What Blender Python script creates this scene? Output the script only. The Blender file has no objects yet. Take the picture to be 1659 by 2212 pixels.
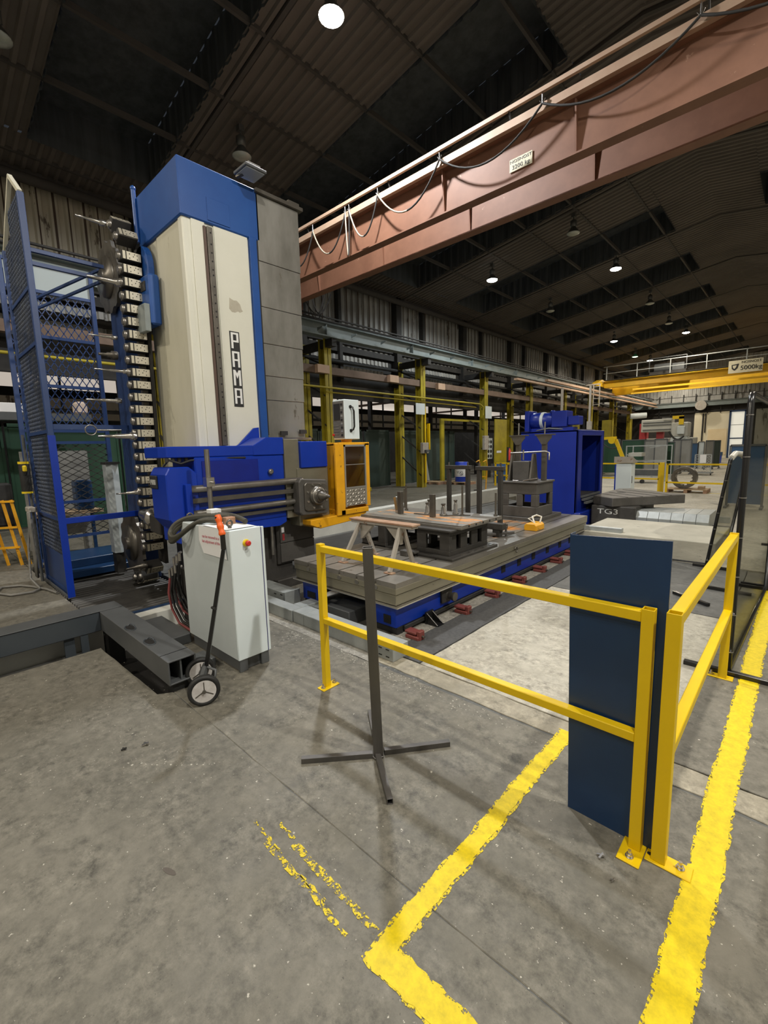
import bpy, bmesh, math, random
from mathutils import Vector as V, Matrix
random.seed(7)
SC = bpy.context.scene
COL = SC.collection
# ---------------- camera ----------------
cam_d = bpy.data.cameras.new('camera'); cam = bpy.data.objects.new('camera', cam_d); COL.objects.link(cam)
cam_d.sensor_fit = 'VERTICAL'; cam_d.sensor_height = 36.0; cam_d.sensor_width = 36.0 * 1659 / 2212
cam_d.lens = 967.96 * 36.0 / 2212; cam_d.clip_end = 300; cam_d.clip_start = 0.05
_R = Matrix(((0.73258984, 0.68018246, -0.02576714), (-0.0768573, 0.12027389, 0.98976116), (0.67631729, -0.72310858, 0.14038842))).transposed()
cam.matrix_world = Matrix.Translation((0, 0, 1.7)) @ _R.to_4x4()
SC.camera = cam
# ---------------- world, exposure ----------------
w = bpy.data.worlds.new('world'); SC.world = w; w.use_nodes = True
w.node_tree.nodes['Background'].inputs[0].default_value = (0.75, 0.85, 1, 1); w.node_tree.nodes['Background'].inputs[1].default_value = 0.03
SC.view_settings.view_transform = 'Standard'; SC.view_settings.look = 'None'; SC.view_settings.gamma = 1.0
SC.view_settings.use_curve_mapping = False; SC.view_settings.exposure = 0.18
# the hall's own lamps (x, y, watts, colour); each gets its housing below in the lamp builder
WARM = (1, .9, .74); COOL = (.86, .95, 1)
LAMPS_ON = [(-5.95, 5.45, 1500, (.95, .97, 1)), (-9.2, 16.2, 650, COOL), (-5.95, 20.0, 900, WARM), (-9.2, 31.2, 800, WARM), (-6.0, 34.6, 800, WARM),
            (-9.3, 40.6, 700, WARM), (-9.3, 46.0, 700, WARM), (-9.4, 50.0, 500, WARM),
            (.4, .6, 900, (1, .95, .86)), (-5.9, -6.0, 900, WARM), (-9.4, -4.0, 800, WARM), (.4, -8, 900, WARM), (.6, 11.0, 800, WARM), (4.2, 3.5, 1700, (1, .96, .88)), (.6, 25, 800, WARM), (.6, 40, 800, WARM)]
LAMPS_OFF = [(-9.3, 1.75), (-9.25, 5.75), (-6.0, 15.7), (-9.3, 21.8), (-6.1, 26.0), (-6.25, 31.0), (-9.6, 37.6)]
def roof_z(x):
    return 8.0 + .15 * (x + 13) if x < -2.8 else 9.53 - .15 * (x + 2.8)

# ---------------- materials ----------------
MATS = {}
def mat(name, col, col2=None, scale=6, rough=.5, metal=0, amt=.6, bump=0, bscale=None, det=6, lo=.35, hi=.65, wear=None, wearcol=(.1, .06, .04), wscale=9, stretch=None, emis=None, estr=0, alpha=1, trans=0, spec=None, coat=0):
    if name in MATS: return MATS[name]
    m = bpy.data.materials.new(name); m.use_nodes = True; nt = m.node_tree; N = nt.nodes; L = nt.links
    b = N['Principled BSDF']
    b.inputs['Base Color'].default_value = (*col, 1); b.inputs['Roughness'].default_value = rough; b.inputs['Metallic'].default_value = metal
    if spec is not None: b.inputs['Specular IOR Level'].default_value = spec
    if coat: b.inputs['Coat Weight'].default_value = coat; b.inputs['Coat Roughness'].default_value = .15
    if emis: b.inputs['Emission Color'].default_value = (*emis, 1); b.inputs['Emission Strength'].default_value = estr
    if trans: b.inputs['Transmission Weight'].default_value = trans
    if alpha < 1: b.inputs['Alpha'].default_value = alpha
    if col2 or bump or wear:
        tc = N.new('ShaderNodeTexCoord'); mp = N.new('ShaderNodeMapping'); L.new(tc.outputs['Object'], mp.inputs[0])
        if stretch: mp.inputs['Scale'].default_value = stretch
    if col2:
        n = N.new('ShaderNodeTexNoise'); n.inputs['Scale'].default_value = scale; n.inputs['Detail'].default_value = det; n.inputs['Roughness'].default_value = .62
        L.new(mp.outputs[0], n.inputs['Vector'])
        r = N.new('ShaderNodeValToRGB'); r.color_ramp.elements[0].position = lo; r.color_ramp.elements[1].position = hi
        r.color_ramp.elements[0].color = (*col, 1); r.color_ramp.elements[1].color = (*[c * (1 - amt) + d * amt for c, d in zip(col, col2)], 1)
        L.new(n.outputs[0], r.inputs[0]); out = r.outputs[0]
    else: out = None
    if wear:
        n2 = N.new('ShaderNodeTexNoise'); n2.inputs['Scale'].default_value = wscale; n2.inputs['Detail'].default_value = 8; n2.inputs['Roughness'].default_value = .7
        L.new(mp.outputs[0], n2.inputs['Vector'])
        r2 = N.new('ShaderNodeValToRGB'); r2.color_ramp.elements[0].position = wear; r2.color_ramp.elements[1].position = wear + .03
        L.new(n2.outputs[0], r2.inputs[0])
        mx = N.new('ShaderNodeMix'); mx.data_type = 'RGBA'; L.new(r2.outputs[0], mx.inputs[0])
        if out: L.new(out, mx.inputs[6])
        else: mx.inputs[6].default_value = (*col, 1)
        mx.inputs[7].default_value = (*wearcol, 1); out = mx.outputs[2]
    if out: L.new(out, b.inputs['Base Color'])
    if bump:
        n3 = N.new('ShaderNodeTexNoise'); n3.inputs['Scale'].default_value = bscale or scale * 6; n3.inputs['Detail'].default_value = 4
        L.new(mp.outputs[0], n3.inputs['Vector']); bp = N.new('ShaderNodeBump'); bp.inputs['Strength'].default_value = bump; bp.inputs['Distance'].default_value = .01
        L.new(n3.outputs[0], bp.inputs['Height']); L.new(bp.outputs[0], b.inputs['Normal'])
    MATS[name] = m
    return m
def concrete(name, dark, light, speck=.66, speckcol=(.55, .52, .44), rough=.55, stain=(.09, .085, .075), s=1.0, spa=.8):
    m = bpy.data.materials.new(name); m.use_nodes = True; nt = m.node_tree; N = nt.nodes; L = nt.links; b = N['Principled BSDF']
    tc = N.new('ShaderNodeTexCoord')
    def noise(sc, det=8, ro=.6, dist=0):
        n = N.new('ShaderNodeTexNoise'); n.inputs['Scale'].default_value = sc * s; n.inputs['Detail'].default_value = det; n.inputs['Roughness'].default_value = ro; n.inputs['Distortion'].default_value = dist
        L.new(tc.outputs['Object'], n.inputs['Vector']); return n.outputs[0]
    def ramp(src, a, bb, ca=(0, 0, 0), cb=(1, 1, 1)):
        r = N.new('ShaderNodeValToRGB'); r.color_ramp.elements[0].position = a; r.color_ramp.elements[1].position = bb
        r.color_ramp.elements[0].color = (*ca, 1); r.color_ramp.elements[1].color = (*cb, 1); L.new(src, r.inputs[0]); return r.outputs[0]
    def mix(fac, a, c, sc=1.0):
        mx = N.new('ShaderNodeMix'); mx.data_type = 'RGBA'
        if sc != 1.0:
            mu = N.new('ShaderNodeMath'); mu.operation = 'MULTIPLY'; mu.inputs[1].default_value = sc; L.new(fac, mu.inputs[0]); fac = mu.outputs[0]
        L.new(fac, mx.inputs[0]); L.new(a, mx.inputs[6])
        if isinstance(c, tuple): mx.inputs[7].default_value = (*c, 1)
        else: L.new(c, mx.inputs[7])
        return mx.outputs[2]
    base = ramp(noise(1.1, 10, .68), .36, .64, dark, light)
    fine = ramp(noise(16, 12, .78), .35, .7, tuple(c * .6 for c in dark), tuple(min(1, c * 1.3) for c in light))
    c = mix(ramp(noise(5, 6, .6), .3, .62), base, fine)
    c = mix(ramp(noise(2.6, 9, .72, .6), .6, .7), c, stain, .5)
    c = mix(ramp(noise(34, 6, .62), speck + .015, speck + .04), c, speckcol, spa)
    c = mix(ramp(noise(70, 4, .6), .67, .7), c, tuple(x * .35 for x in dark), .6)
    L.new(c, b.inputs['Base Color'])
    L.new(ramp(noise(3, 5), .3, .7, (rough - .12,) * 3, (rough + .2,) * 3), b.inputs['Roughness'])
    bp = N.new('ShaderNodeBump'); bp.inputs['Strength'].default_value = .35; bp.inputs['Distance'].default_value = .006; L.new(noise(40, 8, .7), bp.inputs['Height']); L.new(bp.outputs[0], b.inputs['Normal'])
    MATS[name] = m
    return m
M_FLOOR = concrete('concrete_worn', (.09, .084, .066), (.198, .184, .148), speck=.655)
M_FLOORL = concrete('concrete_light', (.27, .25, .2), (.5, .47, .39), speckcol=(.66, .63, .55), stain=(.17, .16, .13))
M_FLOORS = concrete('concrete_strip', (.22, .2, .145), (.38, .34, .26), stain=(.13, .115, .09))
M_FLOORD = concrete('concrete_smooth_grey', (.075, .076, .072), (.125, .125, .118), speck=.75)
M_FLOORM = concrete('concrete_dusty', (.14, .13, .11), (.38, .36, .31), speck=.6, speckcol=(.65, .62, .55), stain=(.1, .095, .085))
M_ASPH = mat('dark_strip', (.055, .055, .055), (.1, .1, .1), scale=30, rough=.8, bump=.3)
M_WCONC = mat('white_painted_concrete', (.5, .5, .46), (.66, .66, .6), scale=3, rough=.7, wear=.66, wearcol=(.3, .29, .26))
M_BLOCK = mat('cast_concrete', (.4, .38, .31), (.56, .53, .44), scale=2.5, rough=.8, bump=.2, wear=.63, wearcol=(.27, .26, .22), stretch=(1, 1, 2.5))
M_YEL = mat('yellow_gloss_paint', (.74, .5, .0), (.66, .44, .001), scale=4, rough=.38, wear=.72, wearcol=(.3, .22, .02), wscale=25)
M_LINE = None
M_YOR = mat('orange_yellow_paint', (.82, .4, .01), (.62, .29, .01), scale=5, rough=.42, wear=.63, wearcol=(.07, .045, .025), wscale=14)
M_YCR = mat('crane_yellow_paint', (.9, .55, .02), (.75, .42, .02), scale=2, rough=.5)
M_YCOL = mat('faded_yellow_paint', (.4, .32, .01), (.13, .105, .012), scale=1.3, rough=.6, wear=.64, wearcol=(.04, .035, .018), wscale=2.2)
M_BLUE = mat('royal_blue_paint', (.003, .032, .34), (.005, .042, .4), scale=3, rough=.34, wear=.75, wearcol=(.02, .02, .05), wscale=20)
M_BLUE2 = mat('old_blue_paint', (.01, .065, .27), (.016, .09, .33), scale=3, rough=.4, wear=.69, wearcol=(.2, .35, .6), wscale=7)
M_BLUEC = mat('cage_blue_paint', (.014, .042, .15), (.03, .065, .18), scale=4, rough=.45, wear=.66, wearcol=(.12, .17, .25), wscale=20)
M_NAVY = mat('dark_navy_steel', (.008, .03, .085), (.012, .045, .12), scale=2.5, rough=.33, wear=.735, wearcol=(.09, .12, .17), wscale=16)
M_BROWN = mat('red_brown_primer', (.185, .082, .046), (.265, .125, .072), scale=2, rough=.6, wear=.66, wearcol=(.38, .22, .15), wscale=5)
M_BROWND = mat('pale_brown_rail', (.42, .27, .18), (.5, .36, .25), scale=3, rough=.6)
M_BROWNO = mat('dusty_brown_beam', (.12, .08, .055), (.2, .135, .1), scale=2, rough=.75)
M_ROOF = mat('sooty_roof_deck', (.095, .08, .066), (.155, .13, .108), scale=.6, rough=.8, wear=.66, wearcol=(.16, .14, .115), wscale=1.5)
M_SKY = mat('sooty_skylight', (.03, .034, .036), (.085, .092, .095), scale=1.5, rough=.6, stretch=(3, 3, .25))
M_PURL = mat('sooty_purlin', (.05, .043, .037), (.075, .065, .056), scale=2, rough=.8)
M_DARK = mat('sooty_steel', (.02, .019, .017), (.05, .045, .04), scale=2, rough=.75)
M_CLAD = mat('grimy_wall_cladding', (.42, .38, .29), (.62, .57, .45), scale=1.2, rough=.7, wear=.6, wearcol=(.13, .1, .07), wscale=2, stretch=(1, 1, .3))
M_CLADG = mat('grey_wall_cladding', (.26, .255, .235), (.55, .54, .5), scale=1.4, rough=.6, wear=.6, wearcol=(.1, .09, .07), wscale=2, stretch=(1, 1, .25))
M_RUN = mat('grey_green_beam_paint', (.15, .18, .175), (.22, .25, .24), scale=2, rough=.6, wear=.68, wearcol=(.07, .06, .05))
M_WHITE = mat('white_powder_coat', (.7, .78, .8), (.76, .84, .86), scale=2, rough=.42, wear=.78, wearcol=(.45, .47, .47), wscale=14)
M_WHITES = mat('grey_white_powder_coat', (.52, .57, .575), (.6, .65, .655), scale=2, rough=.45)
M_CREAM = mat('cream_enamel', (.68, .67, .57), (.76, .75, .66), scale=1.3, rough=.42, wear=.7, wearcol=(.34, .28, .18), wscale=5)
M_CREAMD = mat('dirty_cream_enamel', (.5, .48, .37), (.68, .65, .53), scale=1.2, rough=.48, wear=.63, wearcol=(.3, .26, .17), wscale=3, stretch=(1, 1, .35))
M_COVER = mat('stained_steel_cover', (.15, .145, .125), (.4, .39, .36), scale=1.7, rough=.42, metal=.35, wear=.62, wearcol=(.15, .135, .11), wscale=3, stretch=(1, 1, .4))
M_STEEL = mat('machined_steel', (.38, .36, .33), (.24, .225, .2), scale=7, rough=.33, metal=.85)
M_STEELB = mat('bright_steel', (.62, .6, .57), (.45, .43, .4), scale=8, rough=.24, metal=.95)
M_STEELD = mat('oily_steel', (.115, .105, .09), (.19, .175, .15), scale=5, rough=.38, metal=.6)
M_TBL = mat('planed_cast_iron', (.2, .185, .16), (.3, .28, .25), scale=4, rough=.4, metal=.55, wear=.64, wearcol=(.13, .115, .09), wscale=4)
M_TSIDE = mat('bronze_brown_iron', (.2, .185, .135), (.3, .28, .21), scale=3, rough=.42, metal=.45, stretch=(.4, .4, 1), wear=.68, wearcol=(.12, .1, .07))
M_TRUST = mat('rusty_table_iron', (.2, .18, .15), (.62, .24, .04), scale=2.6, lo=.5, hi=.62, amt=.85, rough=.55, metal=.3, stretch=(1, .7, 1))
M_TRUST2 = mat('rusty_plate_iron', (.22, .2, .165), (.66, .27, .05), scale=3.2, lo=.5, hi=.6, amt=.85, rough=.55, metal=.3, stretch=(.8, 3, 1))
M_IRON = mat('dark_cast_iron', (.045, .042, .038), (.075, .07, .063), scale=6, rough=.6, metal=.3, bump=.15)
M_IRONG = mat('grey_cast_iron', (.085, .08, .072), (.13, .12, .11), scale=5, rough=.6, metal=.3, bump=.15)
M_GIRD = mat('graphite_grey_paint', (.075, .08, .082), (.11, .115, .118), scale=3, rough=.5, wear=.7, wearcol=(.16, .15, .13), wscale=10)
M_GIRD2 = mat('graphite_blue_paint', (.045, .055, .065), (.06, .07, .08), scale=3, rough=.4, coat=.2)
M_RAW = mat('raw_steel_tube', (.1, .095, .088), (.15, .14, .13), scale=10, rough=.38, metal=.6, stretch=(1, 1, .2))
M_GALV = mat('galvanised_sheet', (.33, .35, .34), (.44, .46, .45), scale=9, rough=.45, metal=.35)
M_BLACK = mat('black_rubber', (.012, .012, .012), (.03, .03, .028), scale=10, rough=.6)
M_BLACKG = mat('black_gloss_paint', (.012, .012, .012), rough=.25)
M_PIT = mat('pit_black', (.015, .014, .013), (.03, .028, .025), scale=3, rough=.8)
M_SLAT = mat('oily_slat', (.075, .07, .062), (.035, .033, .03), scale=6, rough=.42, metal=.35)
M_REDF = mat('oxide_red_foot', (.16, .035, .028), (.22, .06, .05), scale=8, rough=.6)
M_RED = mat('signal_red', (.6, .03, .02), rough=.4)
M_REDD = mat('dark_red_paint', (.35, .03, .035), (.45, .05, .05), scale=3, rough=.5)
M_ORG = mat('orange_grip', (.85, .13, .015), rough=.45)
M_GREEN = mat('dark_green_screen', (.012, .05, .025), (.02, .075, .04), scale=1.5, rough=.5, stretch=(1, 1, .3))
M_GREEND = mat('green_grey_screen', (.03, .05, .042), (.05, .075, .065), scale=1.5, rough=.6, stretch=(1, 1, .3))
M_WOOD = mat('bare_wood', (.42, .3, .18), (.55, .42, .27), scale=5, rough=.7, stretch=(1, 6, 6))
M_RUSTW = mat('rusty_timber', (.28, .15, .09), (.42, .3, .2), scale=8, rough=.8)
M_TRES = mat('worn_grey_paint', (.33, .3, .26), (.42, .39, .34), scale=5, rough=.6, wear=.6, wearcol=(.22, .12, .07), wscale=8)
M_COPPER = mat('copper_block', (.45, .24, .14), (.6, .36, .24), scale=12, rough=.45, metal=.6)
M_PAPER = mat('white_paper', (.78, .78, .78), rough=.8)
M_TOOLB = mat('pale_tool_block', (.5, .46, .36), (.62, .57, .46), scale=9, rough=.45, metal=.3)
M_HOLE = mat('dark_bolt_hole', (.012, .011, .01), rough=.7)
M_FARW = mat('cream_far_wall', (.66, .6, .44), (.78, .72, .55), scale=.8, rough=.8, wear=.68, wearcol=(.62, .5, .32), wscale=1)
M_PALE = mat('pale_glazing', (.8, .82, .76), rough=.6, emis=(1, .97, .86), estr=.3)
M_LENS = mat('lit_lamp_lens', (1, 1, 1), emis=(1, .96, .86), estr=55)
M_LENSC = mat('lit_cool_lamp_lens', (1, 1, 1), emis=(.9, .97, 1), estr=70)
M_LENSOFF = mat('unlit_lamp_lens', (.4, .42, .38), (.55, .57, .5), scale=8, rough=.25, metal=.3)
M_HOUSE = mat('lamp_housing', (.12, .12, .11), rough=.45, metal=.6)
M_FILM = None
M_RIVET = mat('chequer_plate', (.45, .43, .38), rough=.35, metal=.7)
M_ALU = mat('aluminium_frame', (.6, .6, .58), rough=.35, metal=.8)
M_SCRN = mat('dark_control_screen', (.03, .03, .032), rough=.2)
M_PANELG = mat('dirty_control_keys', (.13, .125, .115), (.2, .19, .17), scale=12, rough=.5)
M_TWHITE = mat('letter_white', (.8, .8, .78), rough=.6)
M_TGREY = mat('letter_grey', (.55, .55, .52), rough=.6)
M_TBLACK = mat('letter_black', (.02, .02, .02), rough=.6)
M_TRED = mat('letter_red_ink', (.5, .06, .1), rough=.7)
M_SIGN = mat('cream_sign_plate', (.62, .58, .42), (.5, .44, .3), scale=6, rough=.6)
M_YELG = mat('grip_yellow', (.85, .62, .02), rough=.45)
M_HOSE = mat('grey_hose', (.17, .165, .15), (.24, .23, .21), scale=10, rough=.6)
M_HOSEO = mat('oily_olive_hose', (.045, .042, .03), (.075, .07, .055), scale=10, rough=.55)
M_CABLEW = mat('pale_cable', (.42, .36, .27), rough=.6)
M_NETG = mat('grey_machine_paint', (.42, .42, .38), (.52, .52, .47), scale=3, rough=.5)
M_STRAP = mat('white_sling', (.7, .68, .6), rough=.8)
M_FLBLUE = mat('bright_blue_plastic', (.01, .05, .5), rough=.4)
def film_mat():
    m = bpy.data.materials.new('tinted_clear_film'); m.use_nodes = True; nt = m.node_tree; N = nt.nodes; L = nt.links
    N.remove(N['Principled BSDF']); o = N['Material Output']
    t = N.new('ShaderNodeBsdfTransparent'); t.inputs[0].default_value = (.74, .74, .69, 1)
    g = N.new('ShaderNodeBsdfGlossy'); g.inputs['Roughness'].default_value = .1; g.inputs[0].default_value = (.6, .6, .6, 1)
    fr = N.new('ShaderNodeFresnel'); fr.inputs[0].default_value = 1.14; mx = N.new('ShaderNodeMixShader')
    tc = N.new('ShaderNodeTexCoord'); n = N.new('ShaderNodeTexNoise'); n.inputs['Scale'].default_value = 2.2; L.new(tc.outputs['Object'], n.inputs['Vector'])
    mx.inputs[0].default_value = .16; L.new(t.outputs[0], mx.inputs[1]); L.new(g.outputs[0], mx.inputs[2]); L.new(mx.outputs[0], o.inputs[0])
    return m
M_FILM = film_mat()
def line_mat(nm='floor_line_paint', th=.3, ed=1.0):
    m = bpy.data.materials.new(nm); m.use_nodes = True; nt = m.node_tree; N = nt.nodes; L = nt.links; b = N['Principled BSDF']
    tc = N.new('ShaderNodeTexCoord'); n = N.new('ShaderNodeTexNoise'); n.inputs['Scale'].default_value = 45; n.inputs['Detail'].default_value = 8; n.inputs['Roughness'].default_value = .75
    L.new(tc.outputs['Object'], n.inputs['Vector'])
    n2 = N.new('ShaderNodeTexNoise'); n2.inputs['Scale'].default_value = 26; n2.inputs['Detail'].default_value = 9; n2.inputs['Roughness'].default_value = .75; L.new(tc.outputs['Object'], n2.inputs['Vector'])
    r2 = N.new('ShaderNodeValToRGB'); r2.color_ramp.elements[0].color = (.74, .56, .0, 1); r2.color_ramp.elements[1].color = (.5, .38, .0, 1)
    r2.color_ramp.elements[0].position = .4; r2.color_ramp.elements[1].position = .7; L.new(n2.outputs[0], r2.inputs[0])
    L.new(r2.outputs[0], b.inputs['Base Color']); b.inputs['Roughness'].default_value = .55
    r = N.new('ShaderNodeValToRGB'); r.color_ramp.elements[0].position = th; r.color_ramp.elements[1].position = th + .02; L.new(n.outputs[0], r.inputs[0])
    L.new(r.outputs[0], b.inputs['Alpha'])
    return m
M_LINE = line_mat(); M_LINEW = line_mat('worn_line_paint', .5); M_LINEF = line_mat('line_paint_fringe', .47)

# ---------------- geometry helpers ----------------
class G:
    def __init__(s): s.v = []; s.f = []; s.sm = []
    def add(s, vs, fs, sm=False):
        o = len(s.v); s.v += [tuple(p) for p in vs]; s.f += [tuple(i + o for i in f) for f in fs]; s.sm += [sm] * len(fs); return s
    def box(s, x0, x1, y0, y1, z0, z1):
        return s.add([(x, y, z) for z in (z0, z1) for y in (y0, y1) for x in (x0, x1)], [(0, 2, 3, 1), (4, 5, 7, 6), (0, 1, 5, 4), (2, 6, 7, 3), (0, 4, 6, 2), (1, 3, 7, 5)])
    def cbox(s, c, d): return s.box(c[0] - d[0] / 2, c[0] + d[0] / 2, c[1] - d[1] / 2, c[1] + d[1] / 2, c[2] - d[2] / 2, c[2] + d[2] / 2)
    def frame(s, p, q, up):
        p, q = V(p), V(q); d = (q - p).normalized(); u = V(up)
        if abs(d.dot(u)) > .98: u = V((1, 0, 0)) if abs(d.x) < .9 else V((0, 1, 0))
        a = d.cross(u).normalized(); b = a.cross(d).normalized(); return p, q, a, b
    def beam(s, p, q, wd, h, up=(0, 0, 1)):
        p, q, a, b = s.frame(p, q, up); vs = []
        for e in (p, q):
            for sa, sb in ((-1, -1), (1, -1), (1, 1), (-1, 1)): vs.append(e + a * sa * wd / 2 + b * sb * h / 2)
        return s.add(vs, [(0, 1, 2, 3), (7, 6, 5, 4), (0, 4, 5, 1), (1, 5, 6, 2), (2, 6, 7, 3), (3, 7, 4, 0)])
    def hollow(s, p, q, wd, h, t=.004, up=(0, 0, 1)):
        p, q, a, b = s.frame(p, q, up); vs = []
        for e in (p, q):
            for k in (0, t):
                for sa, sb in ((-1, -1), (1, -1), (1, 1), (-1, 1)): vs.append(e + a * sa * (wd / 2 - k) + b * sb * (h / 2 - k))
        fs = []
        for i in range(4):
            j = (i + 1) % 4
            fs += [(i, i + 8, j + 8, j), (i + 4, j + 4, j + 12, i + 12), (i, j, j + 4, i + 4), (i + 8, i + 12, j + 12, j + 8)]
        return s.add(vs, fs)
    def cyl(s, p, q, r, r2=None, n=16, caps=True):
        p, q, a, b = s.frame(p, q, (0, 0, 1)); r2 = r if r2 is None else r2
        vs = [e + (a * math.cos(2 * math.pi * i / n) + b * math.sin(2 * math.pi * i / n)) * rr for e, rr in ((p, r), (q, r2)) for i in range(n)]
        s.add(vs, [(i, (i + 1) % n, n + (i + 1) % n, n + i) for i in range(n)], True)
        if caps: s.add(vs, [tuple(range(n))[::-1], tuple(range(n, 2 * n))])
        return s
    def lathe(s, p, d, prof, n=20, caps=True):
        p = V(p); d = V(d).normalized(); _, _, a, b = s.frame(p, p + d, (0, 0, 1)); vs = []
        for t, r in prof: vs += [p + d * t + (a * math.cos(2 * math.pi * i / n) + b * math.sin(2 * math.pi * i / n)) * r for i in range(n)]
        m = len(prof)
        s.add(vs, [(k * n + i, k * n + (i + 1) % n, (k + 1) * n + (i + 1) % n, (k + 1) * n + i) for k in range(m - 1) for i in range(n)], True)
        if caps: s.add([vs[i] for i in range(n)] + [vs[(m - 1) * n + i] for i in range(n)], [tuple(range(n))[::-1], tuple(range(n, 2 * n))])
        return s
    def tube(s, pts, r, n=8, closed=False):
        P = [V(p) for p in pts]; vs = []; m = len(P); pa = None
        for i, p in enumerate(P):
            d = (P[(i + 1) % m] - P[i - 1]) if closed else (P[min(i + 1, m - 1)] - P[max(i - 1, 0)])
            d.normalize()
            if pa is None:
                u = V((0, 0, 1)) if abs(d.z) < .9 else V((1, 0, 0)); a = d.cross(u).normalized()
            else: a = (pa - d * pa.dot(d)).normalized()
            pa = a; b = d.cross(a)
            vs += [p + (a * math.cos(2 * math.pi * k / n) + b * math.sin(2 * math.pi * k / n)) * r for k in range(n)]
        fs = [(i * n + k, i * n + (k + 1) % n, ((i + 1) % m) * n + (k + 1) % n, ((i + 1) % m) * n + k) for i in range(m if closed else m - 1) for k in range(n)]
        s.add(vs, fs, True)
        if not closed: s.add(vs[:n] + vs[-n:], [tuple(range(n))[::-1], tuple(range(n, 2 * n))])
        return s
    def prism(s, pts, ax, a, b):
        def P(u, v, t): return (t, u, v) if ax == 0 else ((u, t, v) if ax == 1 else (u, v, t))
        n = len(pts)
        return s.add([P(u, v, a) for u, v in pts] + [P(u, v, b) for u, v in pts], [tuple(range(n))[::-1], tuple(range(n, 2 * n))] + [(i, (i + 1) % n, n + (i + 1) % n, n + i) for i in range(n)])
    def sphere(s, c, r, n=12):
        return s.lathe((c[0], c[1], c[2] - r), (0, 0, 1), [(r - r * math.cos(math.pi * k / n), max(1e-4, r * math.sin(math.pi * k / n))) for k in range(n + 1)], n)
    def corr(s, o, u, ln, v, nrm, pitch=.25, dep=.04):
        o, u, v, nrm = V(o), V(u), V(v), V(nrm); n = max(1, int(ln / pitch)); pitch = ln / n; prof = []
        for i in range(n):
            for f, h in ((0, 0), (.3, 0), (.42, 1), (.88, 1)): prof.append((i * pitch + f * pitch, h * dep))
        prof.append((ln, 0)); vs = []
        for t, h in prof: p = o + u * t + nrm * h; vs += [p, p + v]
        return s.add(vs, [(2 * i, 2 * i + 1, 2 * i + 3, 2 * i + 2) for i in range(len(prof) - 1)])
    def diag(s, o, u, v, W, H, pu, pv, t):
        o, u, v = V(o), V(u).normalized(), V(v).normalized(); nrm = u.cross(v)
        k = pv / pu
        for sg in (1, -1):
            c = -H / k if sg == 1 else 0.0; end = W if sg == 1 else W + H / k
            while c < end:
                pts = []
                for yy in (0, H):
                    xx = c + sg * yy / k; pts.append((xx, yy))
                (x0, y0), (x1, y1) = pts
                if x0 > x1: x0, y0, x1, y1 = x1, y1, x0, y0
                if x1 > 0 and x0 < W:
                    def at(x): return y0 + (y1 - y0) * (x - x0) / (x1 - x0)
                    a0, a1 = max(0, x0), min(W, x1)
                    p = o + u * a0 + v * at(a0); q = o + u * a1 + v * at(a1)
                    if (q - p).length > .02: s.beam(p, q, t, t * .5, up=tuple(u.cross(v) + V((.001, 0, 0))))
                c += pu
        return s
def link(name, data, parent=None, m=None):
    o = bpy.data.objects.new(name, data); COL.objects.link(o)
    if parent: o.parent = parent
    return o
def wloc(o):
    p = V((0, 0, 0))
    while o: p += V(o.location); o = o.parent
    return p
def obj(name, g, m, parent=None, bev=0, label=None, kind=None, seg=1, shift=True):
    me = bpy.data.meshes.new(name); off = wloc(parent) if (parent and shift) else V((0, 0, 0))
    me.from_pydata([tuple(V(p) - off) for p in g.v], [], g.f); me.materials.append(m)
    for p, sm in zip(me.polygons, g.sm): p.use_smooth = sm
    bm = bmesh.new(); bm.from_mesh(me); bmesh.ops.recalc_face_normals(bm, faces=bm.faces)
    bm.to_mesh(me); bm.free()
    o = link(name, me, parent)
    if bev:
        b = o.modifiers.new('bevel', 'BEVEL'); b.width = bev; b.segments = seg; b.limit_method = 'ANGLE'; b.angle_limit = .7; b.harden_normals = False
    if label: o['label'] = label
    if kind: o['kind'] = kind
    return o
def tag(o, label, cat, group=None):
    o['label'] = label; o['category'] = cat
    if group: o['group'] = group
    return o
def thing(name, loc, label, cat, group=None):
    o = bpy.data.objects.new(name, None); COL.objects.link(o); o.location = loc; o.empty_display_size = .1
    return tag(o, label, cat, group)
def struct(name, g=None, m=None, parent=None, loc=(0, 0, 0), bev=0):
    if g is None:
        o = bpy.data.objects.new(name, None); COL.objects.link(o); o.location = loc
    else: o = obj(name, g, m, parent, bev)
    if not parent: o['kind'] = 'structure'
    return o
def copy_tree(o, parent=None):
    c = o.copy(); COL.objects.link(c)
    if parent: c.parent = parent
    for ch in list(o.children): copy_tree(ch, c)
    return c
def text(s, size, m, loc, xdir, ydir, parent, name='lettering', ext=.001, align='CENTER', sx=1.0, label=None):
    cu = bpy.data.curves.new(name, 'FONT'); cu.body = s; cu.size = size; cu.extrude = ext; cu.align_x = align; cu.align_y = 'CENTER'; cu.resolution_u = 3
    t = bpy.data.objects.new(name, cu); COL.objects.link(t); bpy.context.view_layer.update()
    me = bpy.data.meshes.new_from_object(t); bpy.data.objects.remove(t)
    x, y = V(xdir).normalized(), V(ydir).normalized(); z = x.cross(y)
    R = Matrix((x * sx, y, z)).transposed().to_4x4(); me.transform(Matrix.Translation(V(loc) - wloc(parent)) @ R)
    me.materials.clear(); me.materials.append(m)
    return link(name, me, parent)
def arc(c, r, a0, a1, n, ax=0):
    out = []
    for i in range(n + 1):
        a = a0 + (a1 - a0) * i / n; u, v = r * math.cos(a), r * math.sin(a)
        out.append((c[0], c[1] + u, c[2] + v) if ax == 0 else ((c[0] + u, c[1], c[2] + v) if ax == 1 else (c[0] + u, c[1] + v, c[2])))
    return out
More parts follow.
